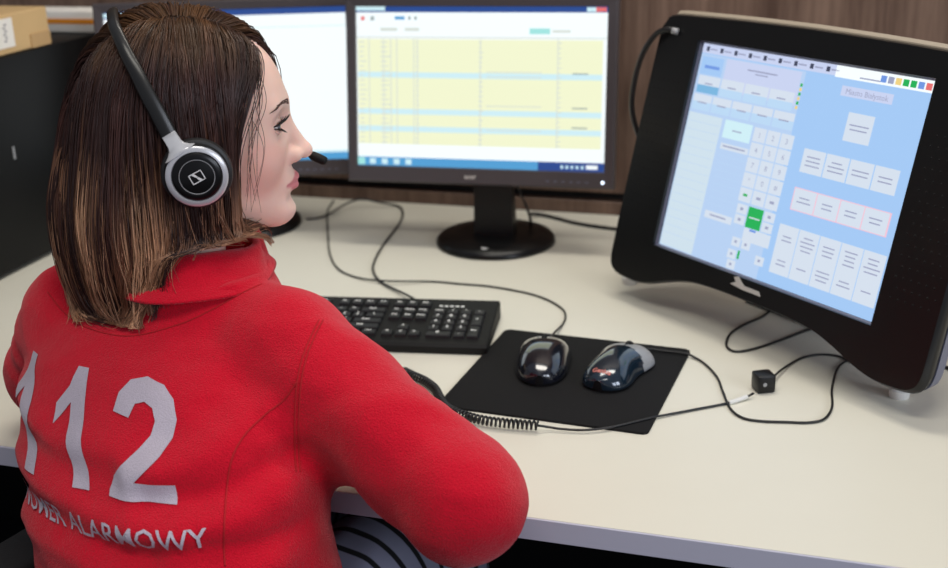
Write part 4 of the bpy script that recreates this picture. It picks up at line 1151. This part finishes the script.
W2, F2 = surface_nets(pants_sdf, np.array(span(-.90, -.15, .0085)), np.array(span(.68, 1.60, .0085)), np.array(span(.11, .67, .0085)))
link('leggings', np_mesh('leggings', W2, F2), MT['stripe'], woman)
for an in (ANR, ANL):
    f_ = lambda P, an=an: np.maximum(smin(cone(P, an+V(0, -.02, -.058), an+V(.01, .15, -.072), .042, .036), cone(P, an+V(0, 0, -.05), an+V(0, 0, .0), .040, .042), .02), np.maximum(.004-P[:, 2], P[:, 2]-.115))
    W2, F2 = surface_nets(f_, np.array(span(an[0]-.08, an[0]+.09, .006)), np.array(span(an[1]-.1, an[1]+.22, .006)), np.array(span(-.01, .14, .006)))
    link('shoe', np_mesh('shoe', W2, F2), MT['black'], woman)

# ---- hair: a brown bob, strand by strand
E1 = (V(-.012, 0, .036), (.107, .086, .100)); E2 = (V(-.060, 0, -.088), (.096, .094, .142)); E3 = (V(-.004, 0, -.050), (.064, .086, .120))
def hull(q):
    d = smin(ell(q, *E1), ell(q, *E2), .045)
    return smin(d, ell(q, *E3), .03)
def grad(f, q, e=.0012):
    g = np.stack([f(q+V(*[e if i == j else 0 for j in range(3)]))-f(q-V(*[e if i == j else 0 for j in range(3)])) for i in range(3)], 1)
    return g/np.maximum(np.linalg.norm(g, axis=1, keepdims=True), 1e-9)
rng = np.random.default_rng(11)
PART = -.012
def scalp_roots(n):
    out = []
    while len(out) < n:
        v = rng.normal(size=(4000, 3)); v /= np.linalg.norm(v, axis=1, keepdims=True)
        q = V(-.012, 0, .036)+v*np.array((.095, .074, .084))
        ay = np.abs(q[:, 1])
        ok = (q[:, 0] < .068-ay*.52+np.clip((.085-q[:, 2])*-.5, -.02, 0)) & (q[:, 2] > np.where(q[:, 0] > 0, .030+q[:, 0]*.55, np.clip(.02+q[:, 0]*1.1, -.06, 1)))
        out += list(q[ok])
    return np.array(out[:n])
def ztip(q):
    """height where a lock ends, by where it grows"""
    return None
def simulate(q0, lam, side, zend, curl, steps=58, ds=.0068):
    q = q0.copy(); path = [q.copy()]; n = len(q)
    nrm = grad(hull, q); d = nrm*.3
    w = rng.normal(size=(n, 3))*.05
    for k in range(steps):
        nrm = grad(hull, q); x, y, z = q.T
        g = np.tile(V(0, 0, -1.0), (n, 1))
        hi = np.clip((z-.055)/.05, 0, 1.2)
        g[:, 1] += side*1.1*hi
        g[:, 0] += -1.1*hi*np.clip((-x-.005)/.05, 0, 1)
        g[:, 0] += np.where(side > 0, .55, .18)*hi*np.clip((x-.02)/.03, 0, 1)
        g[:, 0] += -.62*np.clip((.10-z)/.03, 0, 1)*np.clip((x-.030)/.02, 0, 1)*(z > -.02)
        g[:, 0] += -.10*np.clip((-x-.02)/.05, 0, 1)*np.clip((z+.08)/.08, 0, 1)
        low = np.clip((zend+.040-z)/.045, 0, 1)
        g[:, 0] += curl*low*1.1
        g = g+w
        inward = -nrm*np.array([1, 1, .2]); g = g+inward*low[:, None]*.38
        t = g-nrm*np.sum(g*nrm, 1, keepdims=True)*(1-low[:, None])
        t /= np.maximum(np.linalg.norm(t, axis=1, keepdims=True), 1e-6)
        d = d*.55+t*.45; d /= np.linalg.norm(d, axis=1, keepdims=True)
        q = q+d*ds
        thick = .010+.026*np.clip((.06-q[:, 2])/.12, 0, 1)
        target = -(1-lam)*thick
        h = hull(q); nn = grad(hull, q)
        str_ = np.clip(k/5, 0, 1)*np.where(low > 0, 1-low, 1)*.6
        q = q-nn*((h-target)*str_)[:, None]
        # stay outside the head, neck and jacket
        wq = to_world(q); 
        for f in (coll,):
            dd = f(wq); m_ = dd < .0035
            if m_.any():
                gg = grad(f, wq[m_]); wq[m_] += gg*(.0035-dd[m_])[:, None]
        q = to_head(wq)
        path.append(q.copy())
    return np.stack(path, 1)
def collar_sdf(P):
    c = (CB+CT)/2; r = P-c; u = r@TR; v = r@TF
    sc_ = np.clip(1-(r[:, 2]-.014)/.07, 0, 1)
    return (np.sqrt((u/.090)**2+(v/.083)**2)-sc_)*.085
def coll(P):
    q = to_head(P)
    base = smin(ell(q, V(-.012, 0, .036), (.096, .0755, .085)), ell(q, V(.026, 0, -.035), (.060, .058, .068)), .02)
    nk = cone(P, NECK0, to_world((-.022, 0, -.045)), .060, .052)
    d = np.minimum(np.minimum(base, nk), collar_sdf(P))
    lowm = P[:, 2] < HEADC[2]-.06
    if lowm.any():
        dj = np.full(len(P), 9.0); dj[lowm] = jacket_sdf(P[lowm]); d = np.minimum(d, dj)
    return d
NG, NS = 420, 13000
gr = scalp_roots(NG); sr = scalp_roots(NS)
near = np.argmin(((sr[:, None, :]-gr[None])**2).sum(2), 1)
def params(q, n):
    side = np.where(q[:, 1] > PART+rng.normal(size=n)*.0015, 1.0, -1.0)
    return side
gside = params(gr, NG); glam = rng.uniform(.15, 1, NG)**.8
# locks end lower at the back than beside the jaw
ang = np.arctan2(gr[:, 1], gr[:, 0]+.02)
backness = np.clip((-gr[:, 0]+.015)/.075, 0, 1)
mid_ = np.exp(-((backness-.62)/.22)**2)*(gside < 0)
gz = -.126-.028*backness-.024*mid_+rng.normal(size=NG)*.016-.022*(rng.random(NG) < .2)*mid_
gcurl = np.where(gside < 0, .9, .35)*(.5+.5*rng.random(NG))*(1-.35*backness)
gp = simulate(gr, glam, gside, gz, gcurl)
side = params(sr, NS); side = np.where(np.abs(sr[:, 1]-PART) > .006, side, side)
lam = np.clip(glam[near]+rng.normal(size=NS)*.10, 0, 1.0); zend = gz[near]+rng.normal(size=NS)*.006; curl = gcurl[near]+rng.normal(size=NS)*.12
sp = simulate(sr, lam, side, zend, curl)
def resample(path, zend, M_=24):
    n, K, _ = path.shape; out = np.empty((n, M_, 3)); ln = np.empty(n)
    for i in range(n):
        p = path[i]; b_ = np.nonzero(p[:, 2] < zend[i])[0]; e = max((b_[0] if len(b_) else K-1), 6)
        e = min(e, K-1)
        s_ = np.linspace(0, e, M_); j = np.clip(s_.astype(int), 0, K-2); f_ = (s_-j)[:, None]
        out[i] = p[j]*(1-f_)+p[j+1]*f_
    return out
G_ = resample(gp, gz); S_ = resample(sp, zend)
MH = 24; tt = np.linspace(0, 1, MH)
c_ = .78*np.clip(tt*1.15, 0, 1)**1.2
same = (gside[near] == side) & (np.linalg.norm(S_[:, -1]-G_[near, -1], axis=1) < .06)
cc = np.where(same[:, None], c_[None], 0)[..., None]
off = (S_-G_[near])
S_ = G_[near]*cc+S_*(1-cc)
# loose waviness
ph = rng.uniform(0, 6.28, NG)[near]+rng.normal(size=NS)*.3
S_[:, :, 0] += .0022*np.sin(tt*7+ph[:, None])*tt; S_[:, :, 1] += .0018*np.sin(tt*6+ph[:, None]*1.7)*tt
fly = rng.random(NS) < .025
S_[fly] += (rng.normal(size=(fly.sum(), 1, 3))*.006)*tt[None, :, None]**1.5
# thin free strands beside the cheek
FR = []
for k in range(9):
    x0 = rng.uniform(.046, .062); p0 = V(x0, -.030-rng.uniform(0, .02), .095-rng.uniform(0, .015))
    b0 = V(.054+rng.normal()*.006, -.060, .04); c0_ = V(.050+rng.normal()*.006, -.068, -.005); e0 = V(.040+rng.normal()*.006, -.070, -.05-rng.uniform(0, .02))
    pp = np.array(smooth_path([p0, b0, c0_, e0], 8)); s0 = np.linspace(0, len(pp)-1, MH); j = np.clip(s0.astype(int), 0, len(pp)-2)
    FR.append(pp[j]*(1-(s0-j)[:, None])+pp[j+1]*(s0-j)[:, None])
S_ = np.concatenate((S_, np.array(FR)), 0); NT = len(S_)
WS = to_world(S_.reshape(-1, 3)).reshape(NT, MH, 3)
T_ = np.gradient(WS, axis=1); T_ /= np.maximum(np.linalg.norm(T_, axis=2, keepdims=True), 1e-9)
ref = V(.3, .9, .2); B1 = np.cross(T_, ref); B1 /= np.maximum(np.linalg.norm(B1, axis=2, keepdims=True), 1e-9); B2 = np.cross(T_, B1)
rad = np.full((NT, MH), .00046)*(1-.55*tt[None]**3); rad[NS:] *= .75
ring_ = []
for k in range(3):
    a = 2*PI*k/3; ring_.append(WS+(B1*math.cos(a)+B2*math.sin(a))*rad[..., None])
VV = np.stack(ring_, 2).reshape(-1, 3)
base = (np.arange(NT)[:, None]*MH+np.arange(MH-1)[None])*3
FF = np.concatenate([np.stack((base+k, base+(k+1) % 3, base+3+(k+1) % 3, base+3+k), -1).reshape(-1, 4) for k in range(3)])
me = np_mesh('hair', VV, FF)
hz = S_[:, :, 2]
root_sheen_c = np.array(srgb(84, 56, 32)[:3]); mid_c = np.array(srgb(55, 30, 25)[:3]); tip_c = np.array(srgb(204, 158, 124)[:3]); low_c = np.array(srgb(152, 102, 70)[:3])  # root colour lightened: ceiling light's sheen on the crown is painted in
gl = rng.normal(size=NG)*.020; light = np.clip(rng.normal(size=NG)*.55+.58, 0, 1.3); dk = np.exp(rng.normal(size=NG)*.28)
gi = np.concatenate((near, np.zeros(NT-NS, int)))
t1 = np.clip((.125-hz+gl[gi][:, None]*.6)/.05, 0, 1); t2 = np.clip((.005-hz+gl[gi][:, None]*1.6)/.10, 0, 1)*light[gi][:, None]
colh = root_sheen_c*(1-t1[..., None])+mid_c*t1[..., None]
mixc = low_c+(tip_c-low_c)*np.clip(light[gi]-.4, 0, 1)[:, None, None]
t2 = np.clip(t2, 0, 1)[..., None]; colh = colh*(1-t2)+mixc*t2
colh = colh*dk[gi][:, None, None]*(1+rng.normal(size=(NT, 1, 1))*.14).clip(.6, 1.5)
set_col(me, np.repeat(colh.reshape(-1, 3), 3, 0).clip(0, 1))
MT['band'] = mat('headband_plastic', srgb(30, 30, 29), .33, noise=.06)
m, N, L, b = new_mat('brown_hair'); vc = N.new('ShaderNodeVertexColor'); vc.layer_name = 'Col'; L.new(vc.outputs[0], b.inputs['Base Color'])
b.inputs['Roughness'].default_value = .42; b.inputs['Specular IOR Level'].default_value = .45
b.inputs['Coat Weight'].default_value = 0
MT['hair'] = m
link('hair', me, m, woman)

# ---- headset: worn on the head, so a thing of its own
def head_ray(px, py, y):
    d = ray(px, py); o = to_head(CAMP); dh = (d @ HR)/HS; t = (y-o[1])/dh[1]; return o+dh*t
HSY = -.1120
cc_ = head_ray(197, 176, HSY)
hs = empty('headset', tuple(to_world(cc_)), 'black headset with silver earpiece ring worn by the woman', 'headset')
MH_ = Matrix(((HR[0][0]*HS, HR[0][1]*HS, HR[0][2]*HS, HEADC[0]), (HR[1][0]*HS, HR[1][1]*HS, HR[1][2]*HS, HEADC[1]), (HR[2][0]*HS, HR[2][1]*HS, HR[2][2]*HS, HEADC[2]), (0, 0, 0, 1)))
def hp(name, bm, m, parent=None, mats=None, angle=.7):
    for v in bm.verts: v.co = MH_ @ v.co
    o = from_bm(name, bm, m, parent or hs, mats=mats, angle=angle)
    if not parent: o.matrix_parent_inverse = Matrix.Translation(-Vector(hs.location))
    return o
MT['leather'] = mat('black_cushion', srgb(26, 26, 27), .5, noise=.1, bump=.1, bscale=300)
MT['chrome'] = mat('bright_silver', srgb(205, 206, 210), .28, metal=.35, noise=.03)
for sd in (-1, 1):
    c_ = V(cc_[0], sd*abs(cc_[1]), cc_[2])
    Rc = Matrix.Translation(c_) @ Matrix.Rotation(PI/2*(-sd), 4, 'X') @ Matrix.Rotation(math.radians(3*sd), 4, 'Y')
    # lathe axis +z points away from the head
    bm = bmesh.new(); lathe(bm, [(.012, -.020), (.024, -.021), (.0305, -.018), (.0335, -.0125), (.0325, -.007), (.028, -.0045), (.012, -.0045)], n=56, mtx=Rc)
    hp('ear_cushion', bm, MT['leather'])
    bm = bmesh.new(); lathe(bm, [(0, -.006), (.0295, -.006), (.0300, -.0045), (.0292, -.001), (.0250, .0008), (.0, .0008)], n=56, mtx=Rc); cup = hp('ear_cup', bm, MT['black'])
    bm = bmesh.new(); lathe(bm, [(.0235, -.0005), (.0283, .0004), (.0287, .0022), (.0272, .0036), (.0238, .0040), (.0228, .0012), (.0235, -.0005)], n=64, mtx=Rc); hp('ring', bm, MT['chrome'])
    bm = bmesh.new(); lathe(bm, [(.0230, .0012), (.0226, .0034), (.0200, .0050), (.0172, .0050), (.0164, .0040), (.0158, .0042), (0, .0048)], n=64, mtx=Rc)
    for f in bm.faces: pass
    hp('cap', bm, MT['gloss'])
    bm = bmesh.new(); lathe(bm, [(.0158, .0041), (.0160, .0047), (.0164, .0047), (.0166, .0044)], n=64, mtx=Rc); hp('cap_ring', bm, MT['silver_matte'])
    # white emblem: slanted box crossed by a lightning-like bar
    if sd < 0:
        bm = bmesh.new(); ca, sa = math.cos(math.radians(-24)), math.sin(math.radians(-24))
        def E_(x, y): return (x*ca-y*sa, x*sa+y*ca)
        w_, h_, k_ = .0066, .0050, .0009
        A_ = [(-w_, -h_), (w_, -h_), (w_, h_), (-w_, h_)]
        bars = [[(-w_, -h_), (w_, -h_), (w_, -h_+k_), (-w_, -h_+k_)], [(-w_, h_-k_), (w_, h_-k_), (w_, h_), (-w_, h_)], [(-w_, -h_), (-w_+k_, -h_), (-w_+k_, h_), (-w_, h_)], [(w_-k_, -h_), (w_, -h_), (w_, h_), (w_-k_, h_)],
                [(-.0040, -h_+k_*.5), (-.0010, -h_+k_*.5), (.0012, .0006), (-.0006, .0006)], [(.0040, h_-k_*.5), (.0010, h_-k_*.5), (-.0012, -.0006), (.0006, -.0006)]]
        for q_ in bars:
            # the cap faces away from the head: local x of the lathe frame runs backwards there
            bm.faces.new([bm.verts.new(Rc @ Vector((E_(x, y)[0], -E_(x, y)[1], .0053))) for x, y in q_])
        hp('emblem', bm, MT['ink_white'], cup)
# band over the head
near_px = [(178, 150), (170, 137), (158, 114), (147, 94), (137, 74), (128, 57), (121, 42)]
def surf_hit(px, py, lift=.0052):
    d = ray(px, py); d = d/np.linalg.norm(d); t = 1.0
    for _ in range(80):
        h = hull(to_head((CAMP+d*t)[None]))[0]*HS-lift
        t += h*.8
        if t > 1.6: return None
    return to_head(CAMP+d*t)
bl = [surf_hit(*q_) for q_ in near_px]; bl = [q_ for q_ in bl if q_ is not None]
last = bl[-1]
top = V(last[0]-.006, 0, .2)
for _ in range(60):
    top = top-V(0, 0, hull(top[None])[0]-.0045)
half = bl+[top*.45+last*.55+V(0, 0, .0)]
pushed = []
for q_ in half:
    q_ = q_.copy()
    for _ in range(12):
        h = hull(q_[None])[0]; q_ = q_-grad(hull, q_[None])[0]*(h-.0050)
    pushed.append(q_)
half = pushed
full = half+[top]+[q_*V(1, -1, 1) for q_ in half[::-1]]
fp = np.array(smooth_path(full, 8)); nrm = grad(hull, fp); tg = np.gradient(fp, axis=0); tg /= np.linalg.norm(tg, axis=1, keepdims=True)
bn = np.cross(tg, nrm); bn /= np.linalg.norm(bn, axis=1, keepdims=True); nrm = np.cross(bn, tg)
def band(i0, i1, wfun, th, m, name, lift=0):
    bm = bmesh.new(); rows = []
    for i in range(i0, i1):
        w_ = wfun(i/len(fp))
        sec = [(-w_, -th), (w_, -th), (w_*1.05, -th*.2), (w_*.8, th*.7), (0, th), (-w_*.8, th*.7), (-w_*1.05, -th*.2)]
        rows.append([bm.verts.new(Vector(fp[i]+bn[i]*a+nrm[i]*(b_+lift))) for a, b_ in sec])
    for a_, b_ in zip(rows, rows[1:]):
        for k in range(7): bm.faces.new((a_[k], a_[(k+1) % 7], b_[(k+1) % 7], b_[k]))
    bm.faces.new(rows[0]); bm.faces.new(rows[-1][::-1]); hp(name, bm, m, angle=1.0)
nfp = len(fp)
band(9, nfp-9, lambda t_: .0078-.0024*math.sin(PI*t_)**2, .0026, MT['band'], 'headband')
# silver yoke arms from the ring up to the band
for sd in (-1, 1):
    a0 = fp[9]*V(1, -sd, 1) if sd > 0 else fp[9]; a0 = V(a0[0], sd*abs(a0[1]), a0[2])
    c_ = V(cc_[0], sd*abs(cc_[1]), cc_[2])
    dirn = a0-c_; dirn[1] = 0; dirn /= np.linalg.norm(dirn); side_ = np.cross(dirn, V(0, 1, 0)); 
    rows = []; bm = bmesh.new(); 
    st = c_+dirn*.0262+V(0, sd*.0012, 0)
    for t_, w_ in ((0, .0165), (.12, .0125), (.3, .0085), (.5, .0072), (.8, .0070), (1.15, .0072)):
        p = st*(1-t_)+(a0+V(0, sd*.0012, 0))*t_
        rows.append([bm.verts.new(Vector(p+side_*a+V(0, sd*b_, 0))) for a, b_ in ((-w_, -.0018), (w_, -.0018), (w_*.9, .0016), (0, .0024), (-w_*.9, .0016))])
    for a_, b_ in zip(rows, rows[1:]):
        for k in range(5): bm.faces.new((a_[k], a_[(k+1) % 5], b_[(k+1) % 5], b_[k]))
    bm.faces.new(rows[0]); bm.faces.new(rows[-1][::-1]); hp('yoke', bm, MT['chrome'], angle=.8)
# microphone on its boom, on the far side of the face
ma, mb = head_ray(309, 154, .030), head_ray(327, 162, .022)
ma = np.array(ma); mb = np.array(mb)
bm = bmesh.new(); d_ = (mb-ma)/np.linalg.norm(mb-ma); L_ = np.linalg.norm(mb-ma)
tube(bm, [ma+d_*L_*t_ for t_ in (0, .06, .2, .5, .85, .95, 1)], [.0022, .0036, .0048, .0052, .0048, .0038, .0015], 16)
hp('microphone', bm, MT['matte'])
lc = V(cc_[0], abs(cc_[1]), cc_[2])
bm = bmesh.new(); tube(bm, smooth_path([lc+V(.01, -.003, -.012), lc+V(.045, -.006, -.018), lc+V(.085, -.030, -.012), V(.112, .052, ma[2]+.002), ma+d_*.002], 10), .0015, 8); hp('boom', bm, MT['matte'])
# cable: plain down to the desk, coiled along it, plain again to the small box
def hcable(name, pts, r, m, sub=8):
    o = cable_obj(name, pts, r, m, hs, sub=sub); o.matrix_parent_inverse = Matrix.Translation(-Vector(hs.location)); return o
w0 = to_world(lc+V(0, .002, -.030))
coil_px = [(404, 371, .007), (414, 376, .007), (425, 381, .007), (435, 389, .007), (441, 400, .007), (449, 409, .0075), (463, 415, .009), (482, 420, .009), (505, 423, .009), (538, 425.5, .009)]
cpts = dp(coil_px)
hcable('cable', [w0, w0+V(.02, .03, -.10), V(-.72, 1.33, .83), V(-.70, 1.355, .746), V(-.63, 1.345, .744), V(-.56, 1.32, .745), cpts[0]], .0016, MT['cable'])
sm = np.array(smooth_path(cpts, 16)); seg = np.linalg.norm(np.diff(sm, axis=0), axis=1); S0 = np.concatenate(([0], np.cumsum(seg)))
turns = S0[-1]/.0052; NN = int(turns*12); hx = []
for i in range(NN):
    s_ = S0[-1]*i/(NN-1); p = V(*[np.interp(s_, S0, sm[:, k]) for k in range(3)]); p2 = V(*[np.interp(min(s_+.002, S0[-1]), S0, sm[:, k]) for k in range(3)])
    t_ = p2-p if np.linalg.norm(p2-p) > 1e-6 else t_; t_ = t_/np.linalg.norm(t_)
    s2 = np.cross(t_, V(0, 0, 1)); s2 /= np.linalg.norm(s2); u2 = np.cross(s2, t_); a = 2*PI*turns*i/(NN-1)
    hx.append(p+(s2*math.cos(a)+u2*math.sin(a))*.0046)
bm = bmesh.new(); tube(bm, hx, .0015, 6); o = from_bm('coiled_cord', bm, MT['cable'], hs); o.matrix_parent_inverse = Matrix.Translation(-Vector(hs.location))
hcable('cable', [cpts[-1]]+dp([(548, 427, .006), (562, 429, .0045), (585, 430, .0045), (612, 427, .0045), (648, 418.5, .0045), (660, 416, .003), (692, 410, .002), (728, 403, .0022), (746, 397, .0035), (754, 393, .008)]), .0015, MT['cable'])
hcable('cable_sleeve', dp([(729, 402.8, .0024), (738, 400, .003), (747, 396.6, .0045)]), .0028, MT['white'])
# small black box between the two cords
bc = desk_pt(763, 390); bx = empty('connector_box', tuple(bc), 'small black connector cube on the desk in front of the big touchscreen terminal', 'connector', .5)
box('housing', (0, 0, .0115), (.023, .023, .023), MT['black'], bx, .003)
bm = bmesh.new(); lathe(bm, [(0, .0006), (.002, .0006), (.0026, 0)], n=16, mtx=Matrix.Translation((-.003, -.0116, .012)) @ Matrix.Rotation(PI/2, 4, 'X')); from_bm('socket', bm, MT['silver_matte'], bx)
ib = (Matrix.Translation(bx.location) @ Matrix.Rotation(.5, 4, 'Z')).inverted()
cable_obj('cable', [ib @ Vector(q_) for q_ in dp([(770, 380, .010), (780, 371, .006), (790, 364, .003), (803, 357.5, .002), (820, 354.5, .002), (838, 356, .002), (852, 362, .002), (868, 366, .002)])], .0015, MT['cable'], bx)

# ---- office chair under her
ch = empty('office_chair', (-.56, .96, 0), 'black office chair the woman sits on, mostly below the desk edge', 'chair', -.22)
def rbox(c, s, bev): 
    bm = bmesh.new(); add_box(bm, c, s, bev, 4); return bm
from_bm('seat', rbox((0, -.01, .435), (.48, .46, .07), .028), MT['chair'], ch, angle=.8)
bm = rbox((0, 0, .60), (.40, .05, .26), .022)
for v in bm.verts: v.co.y += -.275-.10*(v.co.z-.5)-.25*(.0-(v.co.x)**2)*1.0
from_bm('backrest', bm, MT['chair'], ch, angle=.8)
bm = bmesh.new(); tube(bm, smooth_path([(0, -.08, .39), (0, -.26, .40), (0, -.33, .46), (0, -.33, .60)], 6), .014, 10); from_bm('backrest_bar', bm, MT['matte'], ch)
bm = bmesh.new(); lathe(bm, [(0, .10), (.028, .10), (.028, .26), (.018, .26), (.018, .40), (0, .40)], n=24); from_bm('column', bm, MT['matte'], ch, angle=.7)
for sx in (-1, 1):
    bm = bmesh.new(); tube(bm, smooth_path([(sx*.20, .0, .405), (sx*.265, -.0, .42), (sx*.275, -.0, .50), (sx*.272, 0, .645)], 6), .013, 10)
    ar = from_bm('armrest', bm, MT['matte'], ch)
    from_bm('arm_pad', rbox((sx*.272, .0, .655), (.07, .22, .025), .011), MT['chair'], ar, angle=.8)
for k in range(5):
    a = 2*PI*k/5+.3; d = Vector((math.cos(a), math.sin(a), 0))
    bm = bmesh.new(); tube(bm, [d*.02+Vector((0, 0, .115)), d*.15+Vector((0, 0, .10)), d*.30+Vector((0, 0, .075))], [.024, .02, .014], 8); lg = from_bm('leg', bm, MT['matte'], ch)
    bm = bmesh.new(); lathe(bm, [(0, -.011), (.026, -.011), (.028, -.006), (.028, .006), (.026, .011), (0, .011)], n=20, mtx=Matrix.Translation(d*.30+Vector((0, 0, .0285))) @ Matrix.Rotation(a+PI/2, 4, 'Z') @ Matrix.Rotation(PI/2, 4, 'Y')); from_bm('caster', bm, MT['black'], lg, angle=.7)
# ------------------------------------------------------------ light
def area(name, loc, target, size, sizey, power, col):
    l = bpy.data.lights.new(name, 'AREA'); l.shape = 'RECTANGLE'; l.size = size; l.size_y = sizey; l.energy = power; l.color = col
    o = bpy.data.objects.new(name, l); COL.objects.link(o); o.location = loc
    o.rotation_euler = (Vector(target)-Vector(loc)).to_track_quat('-Z', 'Y').to_euler(); return o
area('ceiling_light', (-.25, 1.75, 2.65), (-.25, 1.75, 0), 1.3, .32, 17, (1, .94, .84))
area('ceiling_light', (-.25, .35, 2.65), (-.25, .35, 0), 1.3, .32, 17, (1, .95, .86))
for k_ in (0, 1): area('window_light', (2.75-.35*k_, .15-1.0*k_, 1.9), (-.5, 1.1, .9), .75, 1.0, 25-3*k_, (.82, .88, 1))
w = bpy.data.worlds.new('room_ambience'); sc.world = w; w.use_nodes = True
w.node_tree.nodes['Background'].inputs[0].default_value = (.80, .84, 1, 1); w.node_tree.nodes['Background'].inputs[1].default_value = .27
sc.view_settings.view_transform = 'Standard'; sc.view_settings.look = 'None'; sc.view_settings.gamma = 1; sc.view_settings.use_curve_mapping = False
sc.view_settings.exposure = 0.0
sc.cycles.use_denoising = True
